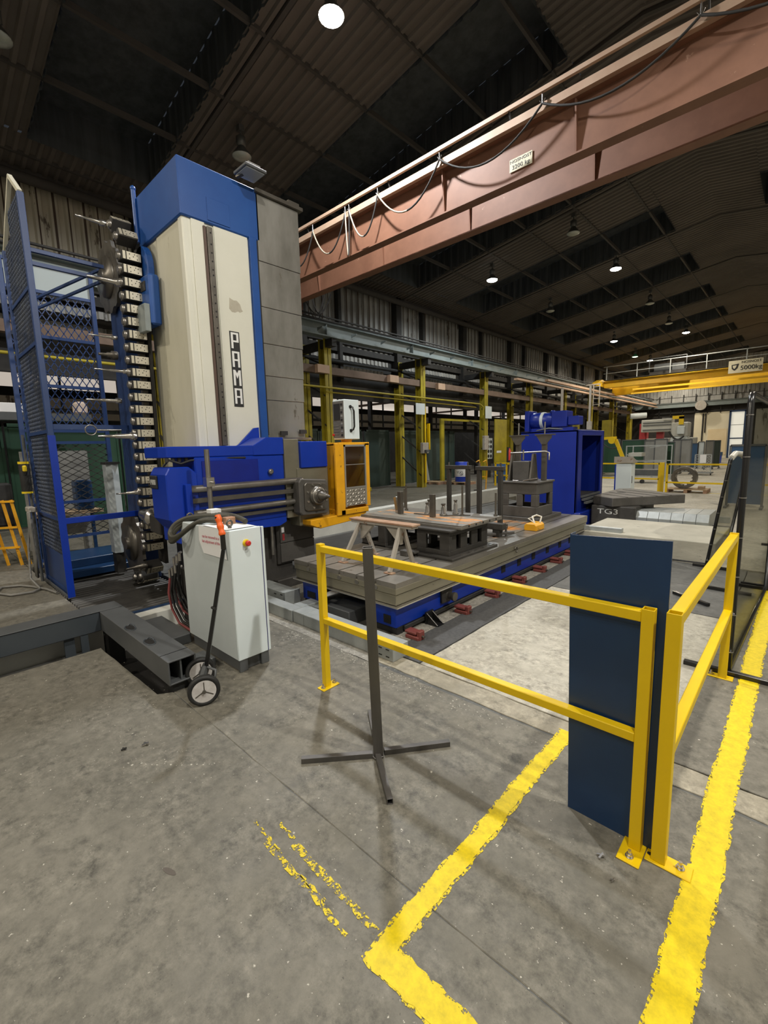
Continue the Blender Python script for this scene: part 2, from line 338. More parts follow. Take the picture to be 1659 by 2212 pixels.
def hang(p, q, sag, n=12):
    p, q = V(p), V(q); return [p.lerp(q, t / n) - V((0, 0, sag * 4 * (t / n) * (1 - t / n))) for t in range(n + 1)]
# ================= STRUCTURE =================
# floor: slabs with open joints over a dark sub base
floor = struct('floor', G().add([(-30, -12, -.6), (8, -12, -.6), (8, 53, -.6), (-30, 53, -.6)], [(0, 1, 2, 3)]), M_PIT)
def slab(pts, m, z0=-.5, z1=0, jag=.004, bev=.003):
    out = []
    for i in range(len(pts)):
        a, b = V(pts[i]).to_2d(), V(pts[(i + 1) % len(pts)]).to_2d(); ln = (b - a).length; n = int(min(ln, 9) / .12) + 1
        nd = V((-(b - a).y, (b - a).x)).normalized()
        for k in range(n):
            p = a.lerp(b, k / n); j = 0 if k == 0 else random.uniform(-1, 1) * min(jag, .0035 if jag < .005 else jag); out.append(tuple(p + nd * j))
    return struct('slab', G().prism(out, 2, z0, z1), m, floor, bev=bev)
R_ = lambda x0, x1, y0, y1: [(x0, y0), (x1, y0), (x1, y1), (x0, y1)]
slab([(-4.55, -12), (1.4, -12), (1.4, 1.149), (-3.2, 1.149), (-3.26, 1.06), (-4.47, 1.03)], M_FLOOR)
slab(R_(1.41, 7.4, -12, 1.149), M_FLOOR)
struct('joint_filler', G().box(-3.2, 7.4, 1.14, 1.165, -.06, -.004).box(-3.2, 7.4, 2.4, 2.46, -.06, -.006), M_FLOORD, floor)
slab([(-3.2, 1.152), (-.93, 1.152), (-.93, 2.42), (-4.5, 2.36), (-4.5, 1.42), (-3.2, 1.42)], M_FLOOR)
slab(R_(-.922, 3, 1.152, 2.42), M_FLOOR)
slab(R_(3.01, 7.4, 1.152, 2.42), M_FLOOR)
slab(R_(-2.45, .5, 2.44, 2.62), M_FLOORS, jag=.006)
slab(R_(-2.11, -.42, 2.63, 5.18), M_FLOORL)
slab(R_(-.41, 7.4, 2.63, 7.3), M_FLOOR)
slab(R_(-2.11, -.42, 5.2, 6.2), M_FLOORD); slab(R_(-2.11, -.42, 6.21, 7.36), M_FLOORD)
slab(R_(.51, 7.4, 2.43, 2.62), M_FLOOR)
slab(R_(-2.44, -2.12, 2.63, 7.36), M_ASPH, z1=.004)
slab(R_(-4.9, -2.45, 2.38, 7.9), M_FLOORM)
slab(R_(-6.6, -4.91, 2.38, 13), M_FLOORD, z1=-.01)
slab(R_(-3.1, 7.4, 7.4, 14), M_FLOORL); slab(R_(-4.9, -3.11, 7.91, 14), M_FLOORD)
slab(R_(-7.0, -.5, 14.01, 22), M_FLOORL); slab(R_(-.49, 7.4, 14.01, 22), M_FLOORL)
slab(R_(-7.0, -.5, 22.01, 30), M_FLOORL); slab(R_(-.49, 7.4, 22.01, 30), M_FLOORL)
slab(R_(-7.0, 7.4, 30.01, 53), M_FLOORL)
slab(R_(-13.5, -7.01, 13.01, 30), M_FLOOR); slab(R_(-13.5, -7.01, 30.01, 53), M_FLOORL)
slab(R_(-13.5, -8.75, 2.38, 13), M_FLOOR); slab(R_(-8.74, -6.61, 2.4, 13), M_FLOORD)
slab([(-13.5, -12), (-5.25, -12), (-5.25, 1.18), (-13.5, 1.18)], M_FLOOR)
slab(R_(-13.5, -8.75, 1.19, 2.37), M_FLOOR)
slab(R_(-30, -13.51, -12, 53), M_FLOOR)
slab(R_(-5.24, -5.06, -12, 1.2), M_WCONC, z1=.004); slab(R_(-5.16, -5.0, 1.3, 2.3), M_WCONC, z1=.004)
slab(R_(-5.05, -4.56, -12, 1.02), M_FLOORD, z1=-.2); slab(R_(-4.99, -3.0, 1.03, 1.41), M_PIT, z1=-.3)
# painted floor lines
def stripe(p, q, wd, m, name='floor_marking', jag=.006, z=.0025):
    p, q = V((*p, 0)), V((*q, 0)); d = (q - p); ln = d.length; d.normalize(); nn = V((-d.y, d.x, 0)); n = int(min(ln, 12) / .03) + 1
    A = []; B = []
    for k in range(n + 1):
        c = p + d * ln * k / n; wob = math.sin(k * .21) * .003
        A.append(c + nn * (wd / 2 + random.uniform(-1, 1) * jag + wob)); B.append(c - nn * (wd / 2 + random.uniform(-1, 1) * jag - wob))
    g = G(); vs = [(a.x, a.y, z) for a in A] + [(b.x, b.y, z) for b in B]
    g.add(vs, [(k, k + 1, n + 2 + k, n + 1 + k) for k in range(n)])
    return struct(name, g, m)
stripe((-.92, .862), (-.907, 2.52), .072, M_LINE); stripe((-.92, .862), (-.907, 2.52), .092, M_LINEF, z=.0018)
stripe((-.955, .913), (1.2, .925), .092, M_LINE, z=.0028); stripe((-.955, .913), (1.2, .925), .11, M_LINEF, z=.002)
stripe((-.168, -.5), (-.148, 12), .1, M_LINE); stripe((-.168, -.5), (-.148, 12), .118, M_LINEF, z=.0018)
for (a, b, wd) in [((-1.74, .925), (-1.5, .905), .012), ((-1.6, .9), (-1.33, .885), .028), ((-1.32, .89), (-1.05, .868), .02), ((-1.64, .995), (-1.52, .985), .015),
                   ((-1.5, .975), (-1.3, .96), .035), ((-1.3, .965), (-.98, .95), .03), ((-1.36, .905), (-1.2, .897), .012)]:
    stripe(a, b, wd, M_LINEW, jag=.005)
stripe((-2.6, 17.6), (4, 17.9), .1, M_LINE)
# ceiling: corrugated deck with raised rooflights
PER = 5.13; Y0S = 2.55; WS = 2.35; strips = [Y0S + PER * k for k in range(-3, 10)]
def deck(x0, x1):
    g = G(); za, zb = roof_z(x0), roof_z(x1); y = -12
    def part(xa, xb, ya, yb):
        if yb - ya > .05: g.corr((xa, ya, roof_z(xa)), (0, 1, 0), yb - ya, (xb - xa, 0, roof_z(xb) - roof_z(xa)), (0, 0, 1), .2, .045)
    sx0, sx1 = (-12, -4.05) if x0 < -5 else (-1.55, 6.4)
    part(x0, sx0, -12, 53); part(sx1, x1, -12, 53)
    for s in strips:
        part(sx0, sx1, y, max(y, s)); y = s + WS
    part(sx0, sx1, y, 53); return g
ceiling = struct('ceiling', deck(-13.5, -2.8), M_ROOF); struct('roof_slope', deck(-2.8, 7.5), M_ROOF, ceiling)
for k, s in enumerate(strips):
    for (xa, xb) in ((-12, -4.05), (-1.55, 6.4)):
        g = G(); H = .85; sg = 1
        for yy in (s, s + WS): g.corr((xa, yy, roof_z(xa) - .05), (1, 0, roof_z(xb) / (xb - xa) - roof_z(xa) / (xb - xa)), xb - xa, (0, 0, H), (0, 1, 0), .3, .03)
        for xx in (xa, xb): g.add([(xx, s, roof_z(xx) - .05), (xx, s + WS, roof_z(xx) - .05), (xx, s + WS, roof_z(xx) + H), (xx, s, roof_z(xx) + H)], [(0, 1, 2, 3)])
        g.add([(xa, s, roof_z(xa) + H - .06), (xb, s, roof_z(xb) + H - .06), (xb, s + WS, roof_z(xb) + H - .06), (xa, s + WS, roof_z(xa) + H - .06)], [(0, 1, 2, 3)])
        struct('rooflight', g, M_SKY, ceiling)
for x in (-12.6, -10.45, -8.9, -7.4, -5.9, -4.4, -1.2, 1.5, 4.5):
    struct('purlin', G().box(x - .03, x + .03, -12, 53, roof_z(x) - .02, roof_z(x) + .08), M_PURL, ceiling)
for k in range(-3, 10):
    y = 5.25 + PER * k
    g = G()
    for xa, xb in ((-13.4, -2.8), (-2.8, 7.4)): g.beam((xa, y, roof_z(xa) + .01), (xb, y, roof_z(xb) + .01), .08, .08)
    struct('rafter', g, M_PURL, ceiling)
struct('eaves_pipe', G().cyl((-13.0, -12, 7.78), (-13.0, 53, 7.78), .11, n=10).box(-13.3, -13.1, -12, 53, 7.85, 8.1), M_PURL, ceiling)
# left wall
wl = struct('wall_left')
struct('cladding', G().corr((-13.45, -12, 5.65), (0, 1, 0), 20, (0, 0, 2.45), (1, 0, 0), .31, .06), M_CLAD, wl)
struct('cladding', G().corr((-13.45, 8, 5.65), (0, 1, 0), 45, (0, 0, 2.45), (1, 0, 0), .31, .06), M_CLADG, wl)
g = G()
for k in range(200): y = -11.7 + .31 * k; g.box(-13.4, -13.385, y, y + (.03 if k % 2 else .05), 5.75, 8.05)
struct('cladding_seam', g, mat('rust_seam', (.07, .045, .03), rough=.8), wl)
struct('girt', G().box(-13.42, -13.3, -12, 53, 5.72, 5.8).box(-13.42, -13.25, -12, 53, 5.4, 5.62), M_DARK, wl)
struct('valance', G().box(-13.5, -13.4, -12, 53, 3.65, 5.7), M_DARK, wl)
for k in range(-3, 10):
    y = 5.0 + PER * k
    struct('wall_post', G().box(-13.36, -13.1, y - .16, y + .16, 4.3, 8), M_DARK, wl)
    struct('wall_post', G().box(-13.36, -13.18, y + 1.75, y + 1.9, 4.3, 8), M_DARK, wl)
    for (za, zb, o0, o1) in ((5.12, 5.3, .5, 4.6), (4.62, 4.9, 1.0, 4.3)):
        struct('translucent_strip', G().corr((-13.35, y + o0, za), (0, 1, 0), o1 - o0, (0, 0, zb - za), (1, 0, 0), .22, .05), M_CLADG, wl)
struct('dark_pipe', G().cyl((-13.1, -12, 4.98), (-13.1, 53, 4.98), .07, n=8).cyl((-12.9, -12, 4.5), (-12.9, 53, 4.5), .05, n=8), M_DARK, wl)
# crane runway
rw = struct('trim_1', G().box(-11.64, -11.56, -12, 52, 5.34, 5.7).box(-11.75, -11.45, -12, 52, 5.3, 5.34).box(-11.75, -11.45, -12, 52, 5.68, 5.72), M_RUN)
struct('crane_rail', G().box(-11.63, -11.57, -12, 52, 5.72, 5.8).cyl((-11.42, -12, 5.86), (-11.42, 52, 5.86), .03, n=6).cyl((-11.35, -12, 5.74), (-11.35, 52, 5.74), .025, n=6), M_DARK, rw)
g = G()
for k in range(42):
    y = -8 + 1.45 * k
    g.prism([(-11.45, 5.4), (-11.2, 5.47), (-11.2, 5.5), (-11.45, 5.5)], 1, y, y + .02)
    if k % 3 == 0: g.box(-11.56, -11.46, y + .4, y + .42, 5.34, 5.68)
struct('bracket', g, M_RUN, rw)
rb = struct('trim_2', G().box(-12.1, -11.9, -12, 52, 4.22, 4.46), M_BROWNO)
struct('lower_crane_rail', G().box(-11.3, -11.1, 26, 52, 5.3, 5.42).box(-11.2, -11.0, 22, 52, 5.0, 5.1), M_BROWND, rb)
struct('pipe', G().tube([(-11.75, 1, 3.78), (-11.75, 19.6, 3.72), (-11.75, 19.9, 3.6), (-11.75, 19.9, 3.2)], .035).tube([(-11.85, 10, 3.62), (-11.85, 19.4, 3.56)], .025), M_YCOL, rb)
for i, (y, z) in enumerate(((13.1, 4.34), (16.2, 4.3), (9.6, 4.34))):
    struct('junction_box', G().box(-11.9, -11.75, y, y + .5, z - .13, z + .13), M_BROWND, rb)
# columns, two legs in each frame
for k in range(-3, 9):
    y = 5.0 + PER * k
    for j, (x, ww) in enumerate(((-12, .3), (-13.2, .3))):
        if k in (3, 5) and j == 1: continue
        g = G().box(x - ww / 2, x - ww / 2 + .03, y - .15, y + .15, 0, 5.35).box(x + ww / 2 - .03, x + ww / 2, y - .15, y + .15, 0, 5.35).box(x - ww / 2, x + ww / 2, y - .012, y + .012, 0, 5.35)
        struct('column', g, M_YCOL if k > -1 else M_DARK)
    g = G()
    for z in range(0, 5): g.beam((-12, y, .5 + z), (-13.2, y, 1.4 + z * .9), .05, .05)
    struct('column_lacing', g.box(-13.3, -11.5, y - .1, y + .1, 5.05, 5.3), M_DARK)
struct('trim_3', G().tube([(-11.8, 15.3, 3.3), (-11.8, 15.3, .2)], .04).box(-11.86, -11.74, 15.5, 15.56, 1.6, 2.7), M_YEL)
# other walls
struct('wall_right', G().corr((7.45, -12, 0), (0, 1, 0), 65, (0, 0, 8.1), (-1, 0, 0), .4, .05), M_CLADG)
struct('wall_back', G().box(-30, 7.5, -12.2, -12, -.1, 10), M_CLADG)
wf = struct('wall_far', G().box(-30, 7.5, 53, 53.2, -.1, 10), M_DARK)
struct('upper_cladding', G().corr((-13.3, 52.95, 5.9), (1, 0, 0), 20.6, (0, 0, 3.4), (0, -1, 0), .31, .05), M_CLADG, wf)
struct('plaster_panel', G().box(-8.0, -5.3, 52.8, 52.98, 0, 4.3), M_FARW, wf)
struct('patched_panel', G().box(-6.85, -5.4, 52.76, 52.8, .3, 2.7), mat('patched_plaster', (.7, .56, .34), (.8, .68, .46), scale=1.5, rough=.8), wf)
struct('window_ledge', G().box(-13.2, 7, 52.3, 52.5, 4.95, 5.3).box(-13.2, 7, 52.2, 52.6, 5.3, 5.34).box(-13.2, 7, 52.2, 52.6, 4.9, 4.95), M_RUN, wf)
struct('glazing_strip', G().box(-12.5, 7, 52.85, 52.9, 5.42, 5.85), M_CLADG, wf)
g = G()
for x in range(-12, 7): g.box(x - .03, x + .03, 52.7, 52.84, 4.2, 6.1)
struct('drain_pipe', G().cyl((-7.3, 52.7, 1.6), (-7.3, 52.7, 4.2), .06, n=8).cyl((-7.1, 52.7, 2.4), (-7.1, 52.7, 4.2), .05, n=8), M_DARK, wf)
struct('mullion', g.box(-13, 7, 52.7, 52.8, 4.35, 4.45), M_DARK, wf)
d1 = struct('door_1', G().box(-5.3, -5.15, 52.6, 52.9, 0, 4.3).box(-4.2, -4.05, 52.6, 52.9, 0, 4.3).box(-5.3, -4.05, 52.6, 52.9, 4.2, 4.35).box(-5.2, -4.1, 52.65, 52.85, 1.75, 1.85), M_NAVY)
for za, zb in ((.1, 1.75), (1.85, 3.0), (3.04, 4.2)): struct('pane', G().box(-5.15, -4.2, 52.72, 52.78, za, zb), M_PALE, d1)
struct('door_2', G().box(-3.4, 3.4, 52.7, 52.9, 0, 4.4), M_CLADG)
# neighbouring bay seen between the columns
nb = struct('wall_neighbour', G().box(-27.2, -27, -12, 53, -.1, 8), M_CLAD)
struct('bay_roof', G().box(-27, -13.55, -12, 53, 7, 7.1), M_ROOF, nb)
wi = struct('window_1', G().box(-22.05, -22, -12, 53, 4.3, 5.5), mat('lit_bay_glazing', (.8, .75, .66), rough=.7, emis=(1, .88, .76), estr=.42))
g = G()
for k in range(30): g.box(-22.0, -21.9, -10 + k * 2.1, -9.93 + k * 2.1, 3.2, 5.6)
struct('frame', g.box(-22, -21.85, -12, 53, 5.45, 5.8).box(-22, -21.85, -12, 53, 4.1, 4.35), M_DARK, wi)
struct('bay_beam', G().box(-16, -15.8, -12, 53, 4.6, 5.0).box(-17.5, -17.4, -12, 53, 3.55, 3.8).box(-15, -14.9, -12, 53, 2.9, 3.0).box(-16.5, -16.3, -12, 53, 2.6, 2.8), M_DARK, nb)
struct('low_partition', G().box(-21.8, -21.7, -12, 53, 0, 3.1), M_DARK, nb)
g = G()
for k in range(12):
    y = -8 + k * 4.6; g.box(-14.9, -14.7, y, y + .12, 0, 5.5); g.box(-14.92, -14.68, y - 1.2, y - 1.15, 2.6, 4.3)
struct('bay_post', g, M_DARK, nb)
for k in range(7):
    y = -6 + k * 7.5
    struct('hanging_beam', G().box(-18, -13.8, y, y + .1, 3.85, 3.95), M_BROWNO, nb)
# pit surround walls
struct('trim_4', G().box(-7.15, -6.88, 3.9, 13, -.1, .36), M_WCONC); 
blk = struct('trim_5', G().box(-2.62, -.78, 7.42, 8.95, 0, .3), M_BLOCK, bev=.008)
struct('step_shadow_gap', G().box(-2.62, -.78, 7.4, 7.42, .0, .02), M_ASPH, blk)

# ================= LAMPS =================
def lamp(x, y, on, i, watts=0, col=WARM, drop=.55):
    z = roof_z(x) - drop; cool = on and col == COOL
    lab = LAMP_LABELS.get((x, y), 'lit high bay lamp outside the picture, lighting the hall from behind the viewer' if on else 'unlit high bay lamp hanging from the dark roof deck')
    t = thing('high_bay_lamp', (x, y, z), lab, 'lamp', 'high bay lamps under the roof')
    obj('suspension', G().cyl((x, y, z + .28), (x, y, z + drop - .03), .018, n=8).box(x - .06, x + .06, y - .06, y + .06, z + drop - .16, z + drop - .04), M_HOUSE, t)
    obj('ballast_housing', G().lathe((x, y, z + .1), (0, 0, 1), [(0, .07), (.03, .1), (.18, .1), (.22, .05)], 14), M_HOUSE, t)
    obj('reflector', G().lathe((x, y, z - .09), (0, 0, 1), [(0, .2), (.06, .17), (.15, .1), (.2, .07)], 18), mat('green_reflector', (.05, .3, .15), rough=.4) if i == 'green' else M_HOUSE, t)
    obj('lens', G().lathe((x, y, z - .14), (0, 0, 1), [(0, .05), (.01, .12), (.04, .19), (.055, .2)], 18), (M_LENSC if cool else M_LENS) if on else (M_LENSOFF if i != 'green' else mat('dim_lens', (.8, .9, .8), emis=(.8, 1, .8), estr=1.5)), t)
    if on:
        ld = bpy.data.lights.new('lamp_light', 'SPOT'); ld.energy = watts; ld.color = col; ld.shadow_soft_size = .16; ld.spot_size = math.radians(168); ld.spot_blend = .35
        lo = bpy.data.objects.new('lamp_light', ld); COL.objects.link(lo); lo.parent = t; lo.location = (0, 0, -.2)
LAMP_LABELS = {(-5.95, 5.45): 'brightest lit high bay lamp, high above the tall machine column',
    (-9.2, 16.2): 'small cool white lit lamp just past the brown crane girder', (-5.95, 20.0): 'large warm lit lamp in front of the second rooflight past the girder',
    (-9.2, 31.2): 'warm lit lamp above the grey crane runway, left of the distant pair', (-6.0, 34.6): 'warm lit lamp on the right of the distant pair',
    (-9.3, 40.6): 'lit lamp right beside the green shaded lamp', (-9.3, 46.0): 'small far lit lamp just above the yellow crane walkway', (-9.4, 50.0): 'farthest lit lamp, lowest above the yellow crane walkway rail',
    (-9.3, 1.75): 'unlit lamp cut off by the left edge of the picture', (-9.25, 5.75): 'unlit lamp hanging above the blue column cap',
    (-6.0, 15.7): 'unlit lamp just below the brown girder', (-9.3, 21.8): 'unlit lamp over the wall, below and right of the small cool lamp', (-6.1, 26.0): 'unlit lamp at the right end of the third rooflight row',
    (-6.25, 31.0): 'tiny unlit lamp above the right one of the distant lit pair', (-9.6, 37.6): 'green shaded lamp over the far crane'}
for (x, y, e, c) in LAMPS_ON: lamp(x, y, True, 0, e, c)
for (x, y) in LAMPS_OFF: lamp(x, y, False, 'green' if y > 37 else 0)
for y in (-2, 10, 24, 38):   # lamps of the neighbouring bay
    t = thing('bay_lamp', (-18, y, 5.6), 'lamp of the neighbouring bay behind the columns', 'lamp', 'neighbouring bay lamps')
    obj('shade', G().lathe((-18, y, 5.6), (0, 0, 1), [(0, .2), (.1, .15), (.2, .05)], 14).cyl((-18, y, 5.8), (-18, y, 7), .015, n=6), M_HOUSE, t); obj('lens', G().cyl((-18, y, 5.58), (-18, y, 5.61), .19), M_LENS, t)
    ld = bpy.data.lights.new('lamp_light', 'SPOT'); ld.energy = 350; ld.spot_size = math.radians(160); ld.shadow_soft_size = .2
    lo = bpy.data.objects.new('lamp_light', ld); COL.objects.link(lo); lo.parent = t; lo.location = (0, 0, -.06)
# ================= BORING MACHINE =================
bm_ = thing('boring_machine', (-5.3, 2.9, 0), 'tall cream and blue column boring machine with royal blue headstock, beside the slotted table', 'machine')
col_ = obj('column', G().box(-5.98, -4.9, 2.33, 3.16, .8, 4.2), M_CREAM, bm_, bev=.02)
obj('side_panel', G().box(-5.6, -4.97, 2.3, 2.335, 1.0, 4.18), M_CREAMD, col_, bev=.01)
obj('side_panel', G().box(-5.97, -5.62, 2.31, 2.34, 1.0, 4.18), M_CREAMD, col_, bev=.01)
obj('corner_ridge', G().box(-5.0, -4.9, 2.29, 2.36, 1.0, 4.17), M_CREAM, col_, bev=.012)
obj('front_panel', G().box(-4.9, -4.885, 2.38, 2.53, 1.2, 4.16), M_CREAM, col_, bev=.005)
obj('front_panel', G().box(-4.9, -4.885, 2.63, 3.04, 1.2, 4.16), M_CREAM, col_, bev=.005)
obj('column_cap', G().box(-6.02, -4.87, 2.27, 3.2, 4.14, 4.7), M_BLUE2, bm_, bev=.012)
obj('access_hatch', G().box(-4.87, -4.862, 2.56, 2.82, 4.17, 4.4), M_BLUE2, bm_, bev=.003)
obj('corner_pipe', G().cyl((-6.0, 2.25, 4.2), (-6.0, 2.25, 4.78), .025).sphere((-6.0, 2.25, 4.79), .032, 8), M_BLUE2, bm_)
gs = obj('guide_strip', G().box(-4.885, -4.85, 2.535, 2.6, 1.78, 4.1), M_STEELD, bm_, bev=.004)
g = G()
for k in range(26):
    z = 1.86 + k * .086 + (.03 if k % 5 == 0 else 0); g.cyl((-4.85, 2.572, z), (-4.847, 2.572, z), .009, n=8)
obj('bolt_holes', g, M_HOLE, gs, kind='stuff')
obj('guide_edge', G().box(-4.885, -4.865, 2.505, 2.53, 1.78, 4.1), mat('brown_edge', (.1, .06, .045), rough=.5), bm_)
obj('corner_strip', G().box(-4.92, -4.86, 3.05, 3.145, 1.7, 4.16), M_BLUE2, bm_, bev=.004)
# name plate: white block letters on black, stacked
def block_letters(s, y0, z0, w_, h, gap, x, parent, m, vertical=True, th=.004, ax=0):
    st = w_ * .27
    for i, c in enumerate(s):
        g = G(); oy = y0 if vertical else y0 + i * (w_ + gap); oz = z0 - i * (h + gap) if vertical else z0
        def bx(a, b, c_, d):
            if ax == 0: g.box(x, x + th, oy + a, oy + b, oz + c_, oz + d)
            else: g.box(oy + a, oy + b, x - th, x, oz + c_, oz + d)
        if c in 'PA':
            bx(0, st, 0, h); bx(st, w_, h - st * .8, h); bx(w_ - st, w_, (h * .4 if c == 'P' else 0), h - st * .8); bx(st, w_ - st, h * .4, h * .4 + st * .75)
        elif c == 'M':
            bx(0, st, 0, h); bx(w_ - st, w_, 0, h)
            P = [(st, h), (st, h * .72), (w_ / 2, h * .45), (w_ - st, h * .72), (w_ - st, h), (w_ / 2, h * .78)]
            P = [(oy + a, oz + b) for a, b in P]; g.prism(P, ax, x, x + th) if ax == 0 else g.prism(P, 1, x - th, x)
        obj('letter', g, m, parent)
npl = obj('name_plate', G().box(-4.886, -4.882, 2.728, 2.85, 2.225, 3.068), M_TBLACK, bm_)
block_letters('PAMA', 2.742, 3.055 - .175, .093, .175, .032, -4.882, npl, M_TWHITE)
P = [(2.75 + a, 3.28 + b) for a, b in ((0, .03), (.01, .15), (.06, .13), (.1, .135), (.14, .1), (.155, .05), (.17, .03), (.13, .01), (.11, .02), (.07, 0), (.03, 0))]
obj('bare_patch', G().prism(P, 0, -4.885, -4.884), mat('bare_filler_patch', (.42, .38, .3), (.52, .49, .4), scale=20, rough=.7), bm_)
# telescopic way cover on the right of the column
wc = obj('way_cover', G().box(-5.75, -4.93, 3.19, 3.72, 1.9, 4.66), M_COVER, bm_)
zz = [1.86, 2.33, 2.62, 3.0, 3.42, 3.93, 4.66]
for k in range(6):
    d = .006 * k; obj('cover_panel', G().box(-5.8, -4.9 + d, 3.17, 3.74 + d, zz[k], zz[k + 1] - .004), M_COVER, wc, bev=.003)
obj('top_flange', G().box(-5.85, -4.83, 3.16, 3.82, 4.66, 4.7).box(-5.2, -4.85, 3.62, 3.78, 4.7, 4.74), M_STEELD, wc)
obj('side_gap', G().box(-4.9, -4.88, 3.145, 3.17, 1.9, 4.66), M_HOLE, wc)
obj('hinge_block', G().box(-4.87, -4.84, 3.32, 3.42, 1.9, 1.95).box(-4.87, -4.84, 3.62, 3.72, 1.92, 1.97), M_DARK, wc)
obj('bottom_lip', G().box(-5.2, -4.82, 3.22, 3.78, 1.84, 1.87), M_STEEL, wc)
# base
base = obj('machine_base', G().box(-6.2, -4.72, 2.45, 3.3, -.3, .8).box(-6.2, -4.68, 3.06, 3.62, .3, .86), M_IRON, bm_, bev=.008)
obj('base_cover', G().box(-4.68, -4.665, 3.1, 3.62, .32, .56).box(-4.68, -4.665, 3.1, 3.62, .57, .84), M_IRONG, base, bev=.003)
obj('base_slide', G().box(-6.3, -4.62, 3.0, 7.8, -.3, .12), M_IRON, bm_, bev=.01)
obj('warning_sticker', G().box(-4.665, -4.663, 3.13, 3.16, .6, .68), M_REDD, base); obj('sticker', G().box(-4.665, -4.663, 3.12, 3.16, .7, .77), M_PAPER, base)
obj('ball_screw', G().cyl((-4.66, 2.98, .45), (-4.66, 2.98, .9), .022), M_STEEL, bm_)
# headstock
hs = obj('headstock', G().box(-5.05, -4.5, 2.03, 3.1, .92, 1.66), M_BLUE, bm_, bev=.012)
sh = [(-4.5, 1.86), (-4.5, 2.7), (-4.5, 3.1), (-5.3, 3.1), (-5.3, 2.2), (-5.2, 1.85), (-5.0, 1.74), (-4.65, 1.74), (-4.54, 1.78)]
obj('collar', G().prism(sh, 2, 1.66, 1.77), M_BLUE, hs, bev=.008)
obj('shoulder', G().prism([(2.7, 1.66), (3.1, 1.66), (3.1, 1.86), (2.87, 1.86), (2.7, 1.77)], 0, -4.9, -4.49), M_BLUE, hs, bev=.006)
obj('shoulder_plate', G().prism([(2.7, 1.77), (2.87, 1.86), (3.0, 1.86), (3.0, 1.99), (2.93, 1.98)], 0, -4.86, -4.83), M_BLUE, hs, bev=.003)
obj('recessed_panel', G().box(-4.5, -4.488, 2.1, 2.75, 1.35, 1.62), mat('deep_blue_paint', (.005, .014, .2), (.006, .02, .25), rough=.35), hs, bev=.004)
obj('lower_apron', G().prism([(2.1, .93), (3.1, .93), (3.1, .86), (3.0, .82), (2.6, .84), (2.55, .88), (2.1, .88)], 0, -4.95, -4.51), M_BLUE, hs)
gb = obj('gearbox', G().prism([(1.72, 1.06), (1.72, 1.5), (1.76, 1.57), (1.95, 1.57), (2.03, 1.5), (2.03, 1.0), (1.8, .95)], 0, -4.85, -4.46), M_BLUE, hs, bev=.01)
np2 = obj('small_name_plate', G().box(-4.84, -4.66, 1.705, 1.72, 1.36, 1.49), M_TBLACK, gb, bev=.006)
block_letters('PAMA', -4.81, 1.4, .026, .05, .008, 1.705, np2, M_TGREY, vertical=False, th=.003, ax=1)
obj('foot_casting', G().box(-4.9, -4.5, 1.82, 2.03, .8, 1.06), M_BLUE, gb, bev=.01)
for z, r, m in ((1.345, .038, M_STEEL), (1.1, .032, M_STEEL)): obj('guide_rod', G().cyl((-4.44, 1.93, z), (-4.44, 3.3, z), r, n=20), m, hs)
obj('guide_rail', G().box(-4.5, -4.43, 1.9, 3.3, 1.2, 1.25).box(-4.5, -4.45, 1.9, 3.3, 1.0, 1.04), M_STEELD, hs, bev=.004)
obj('rod_bracket', G().box(-4.5, -4.4, 1.88, 1.94, .98, 1.4), M_BLUE, hs, bev=.006)
obj('lifting_lug', G().lathe((-4.49, 2.9, 1.47), (1, 0, 0), [(0, .03), (.02, .035), (.03, .02)], 12), M_STEEL, hs)
obj('slide_way', G().box(-4.95, -4.48, 3.1, 3.31, .9, 1.84), M_TSIDE, hs, bev=.006)
obj('saddle_cover', G().box(-5.0, -4.44, 3.31, 3.72, 1.49, 1.81), M_BLUE, hs, bev=.008)
obj('saddle', G().box(-5.0, -4.46, 3.26, 3.74, .78, 1.49), M_TSIDE, hs, bev=.01)
sp = obj('spindle_plate', G().prism([(3.17, .97), (3.2, .93), (3.58, .91), (3.61, .95), (3.61, 1.31), (3.58, 1.34), (3.2, 1.37), (3.17, 1.33)], 0, -4.46, -4.32), M_IRONG, hs, bev=.012)
obj('front_plate', G().prism([(3.23, 1.0), (3.26, .98), (3.54, .97), (3.57, 1.0), (3.57, 1.27), (3.54, 1.3), (3.26, 1.32), (3.23, 1.29)], 0, -4.32, -4.295), M_STEELD, sp, bev=.006)
obj('spindle_nose', G().lathe((-4.295, 3.41, 1.155), (1, 0, 0), [(0, .115), (.03, .115), (.035, .1), (.05, .1), (.055, .075), (.08, .07)], 28), M_STEELD, sp); obj('spindle_ring', G().lathe((-4.26, 3.41, 1.155), (1, 0, 0), [(0, .092), (.008, .104), (.016, .1), (.018, .082)], 32), M_STEEL, sp)
obj('boring_bar', G().lathe((-4.22, 3.41, 1.155), (1, 0, 0), [(0, .055), (.05, .052), (.055, .04), (.09, .04), (.095, .025), (.13, .024), (.16, .012)], 20), M_STEELD, sp)
g = G()
for a in range(8): g.cyl((-4.296, 3.41 + .15 * math.cos(a * .785 + .4), 1.15 + .15 * math.sin(a * .785 + .4)), (-4.285, 3.41 + .15 * math.cos(a * .785 + .4), 1.15 + .15 * math.sin(a * .785 + .4)), .014, n=8)
obj('cap_screws', g, M_STEELB, sp)
g = G()
for y in (1.78, 1.84, 1.9, 1.97): g.cyl((-4.55, y, 1.62), (-4.55, y, 1.66), .02, n=8)
obj('fittings', g, M_DARK, hs, kind='stuff')
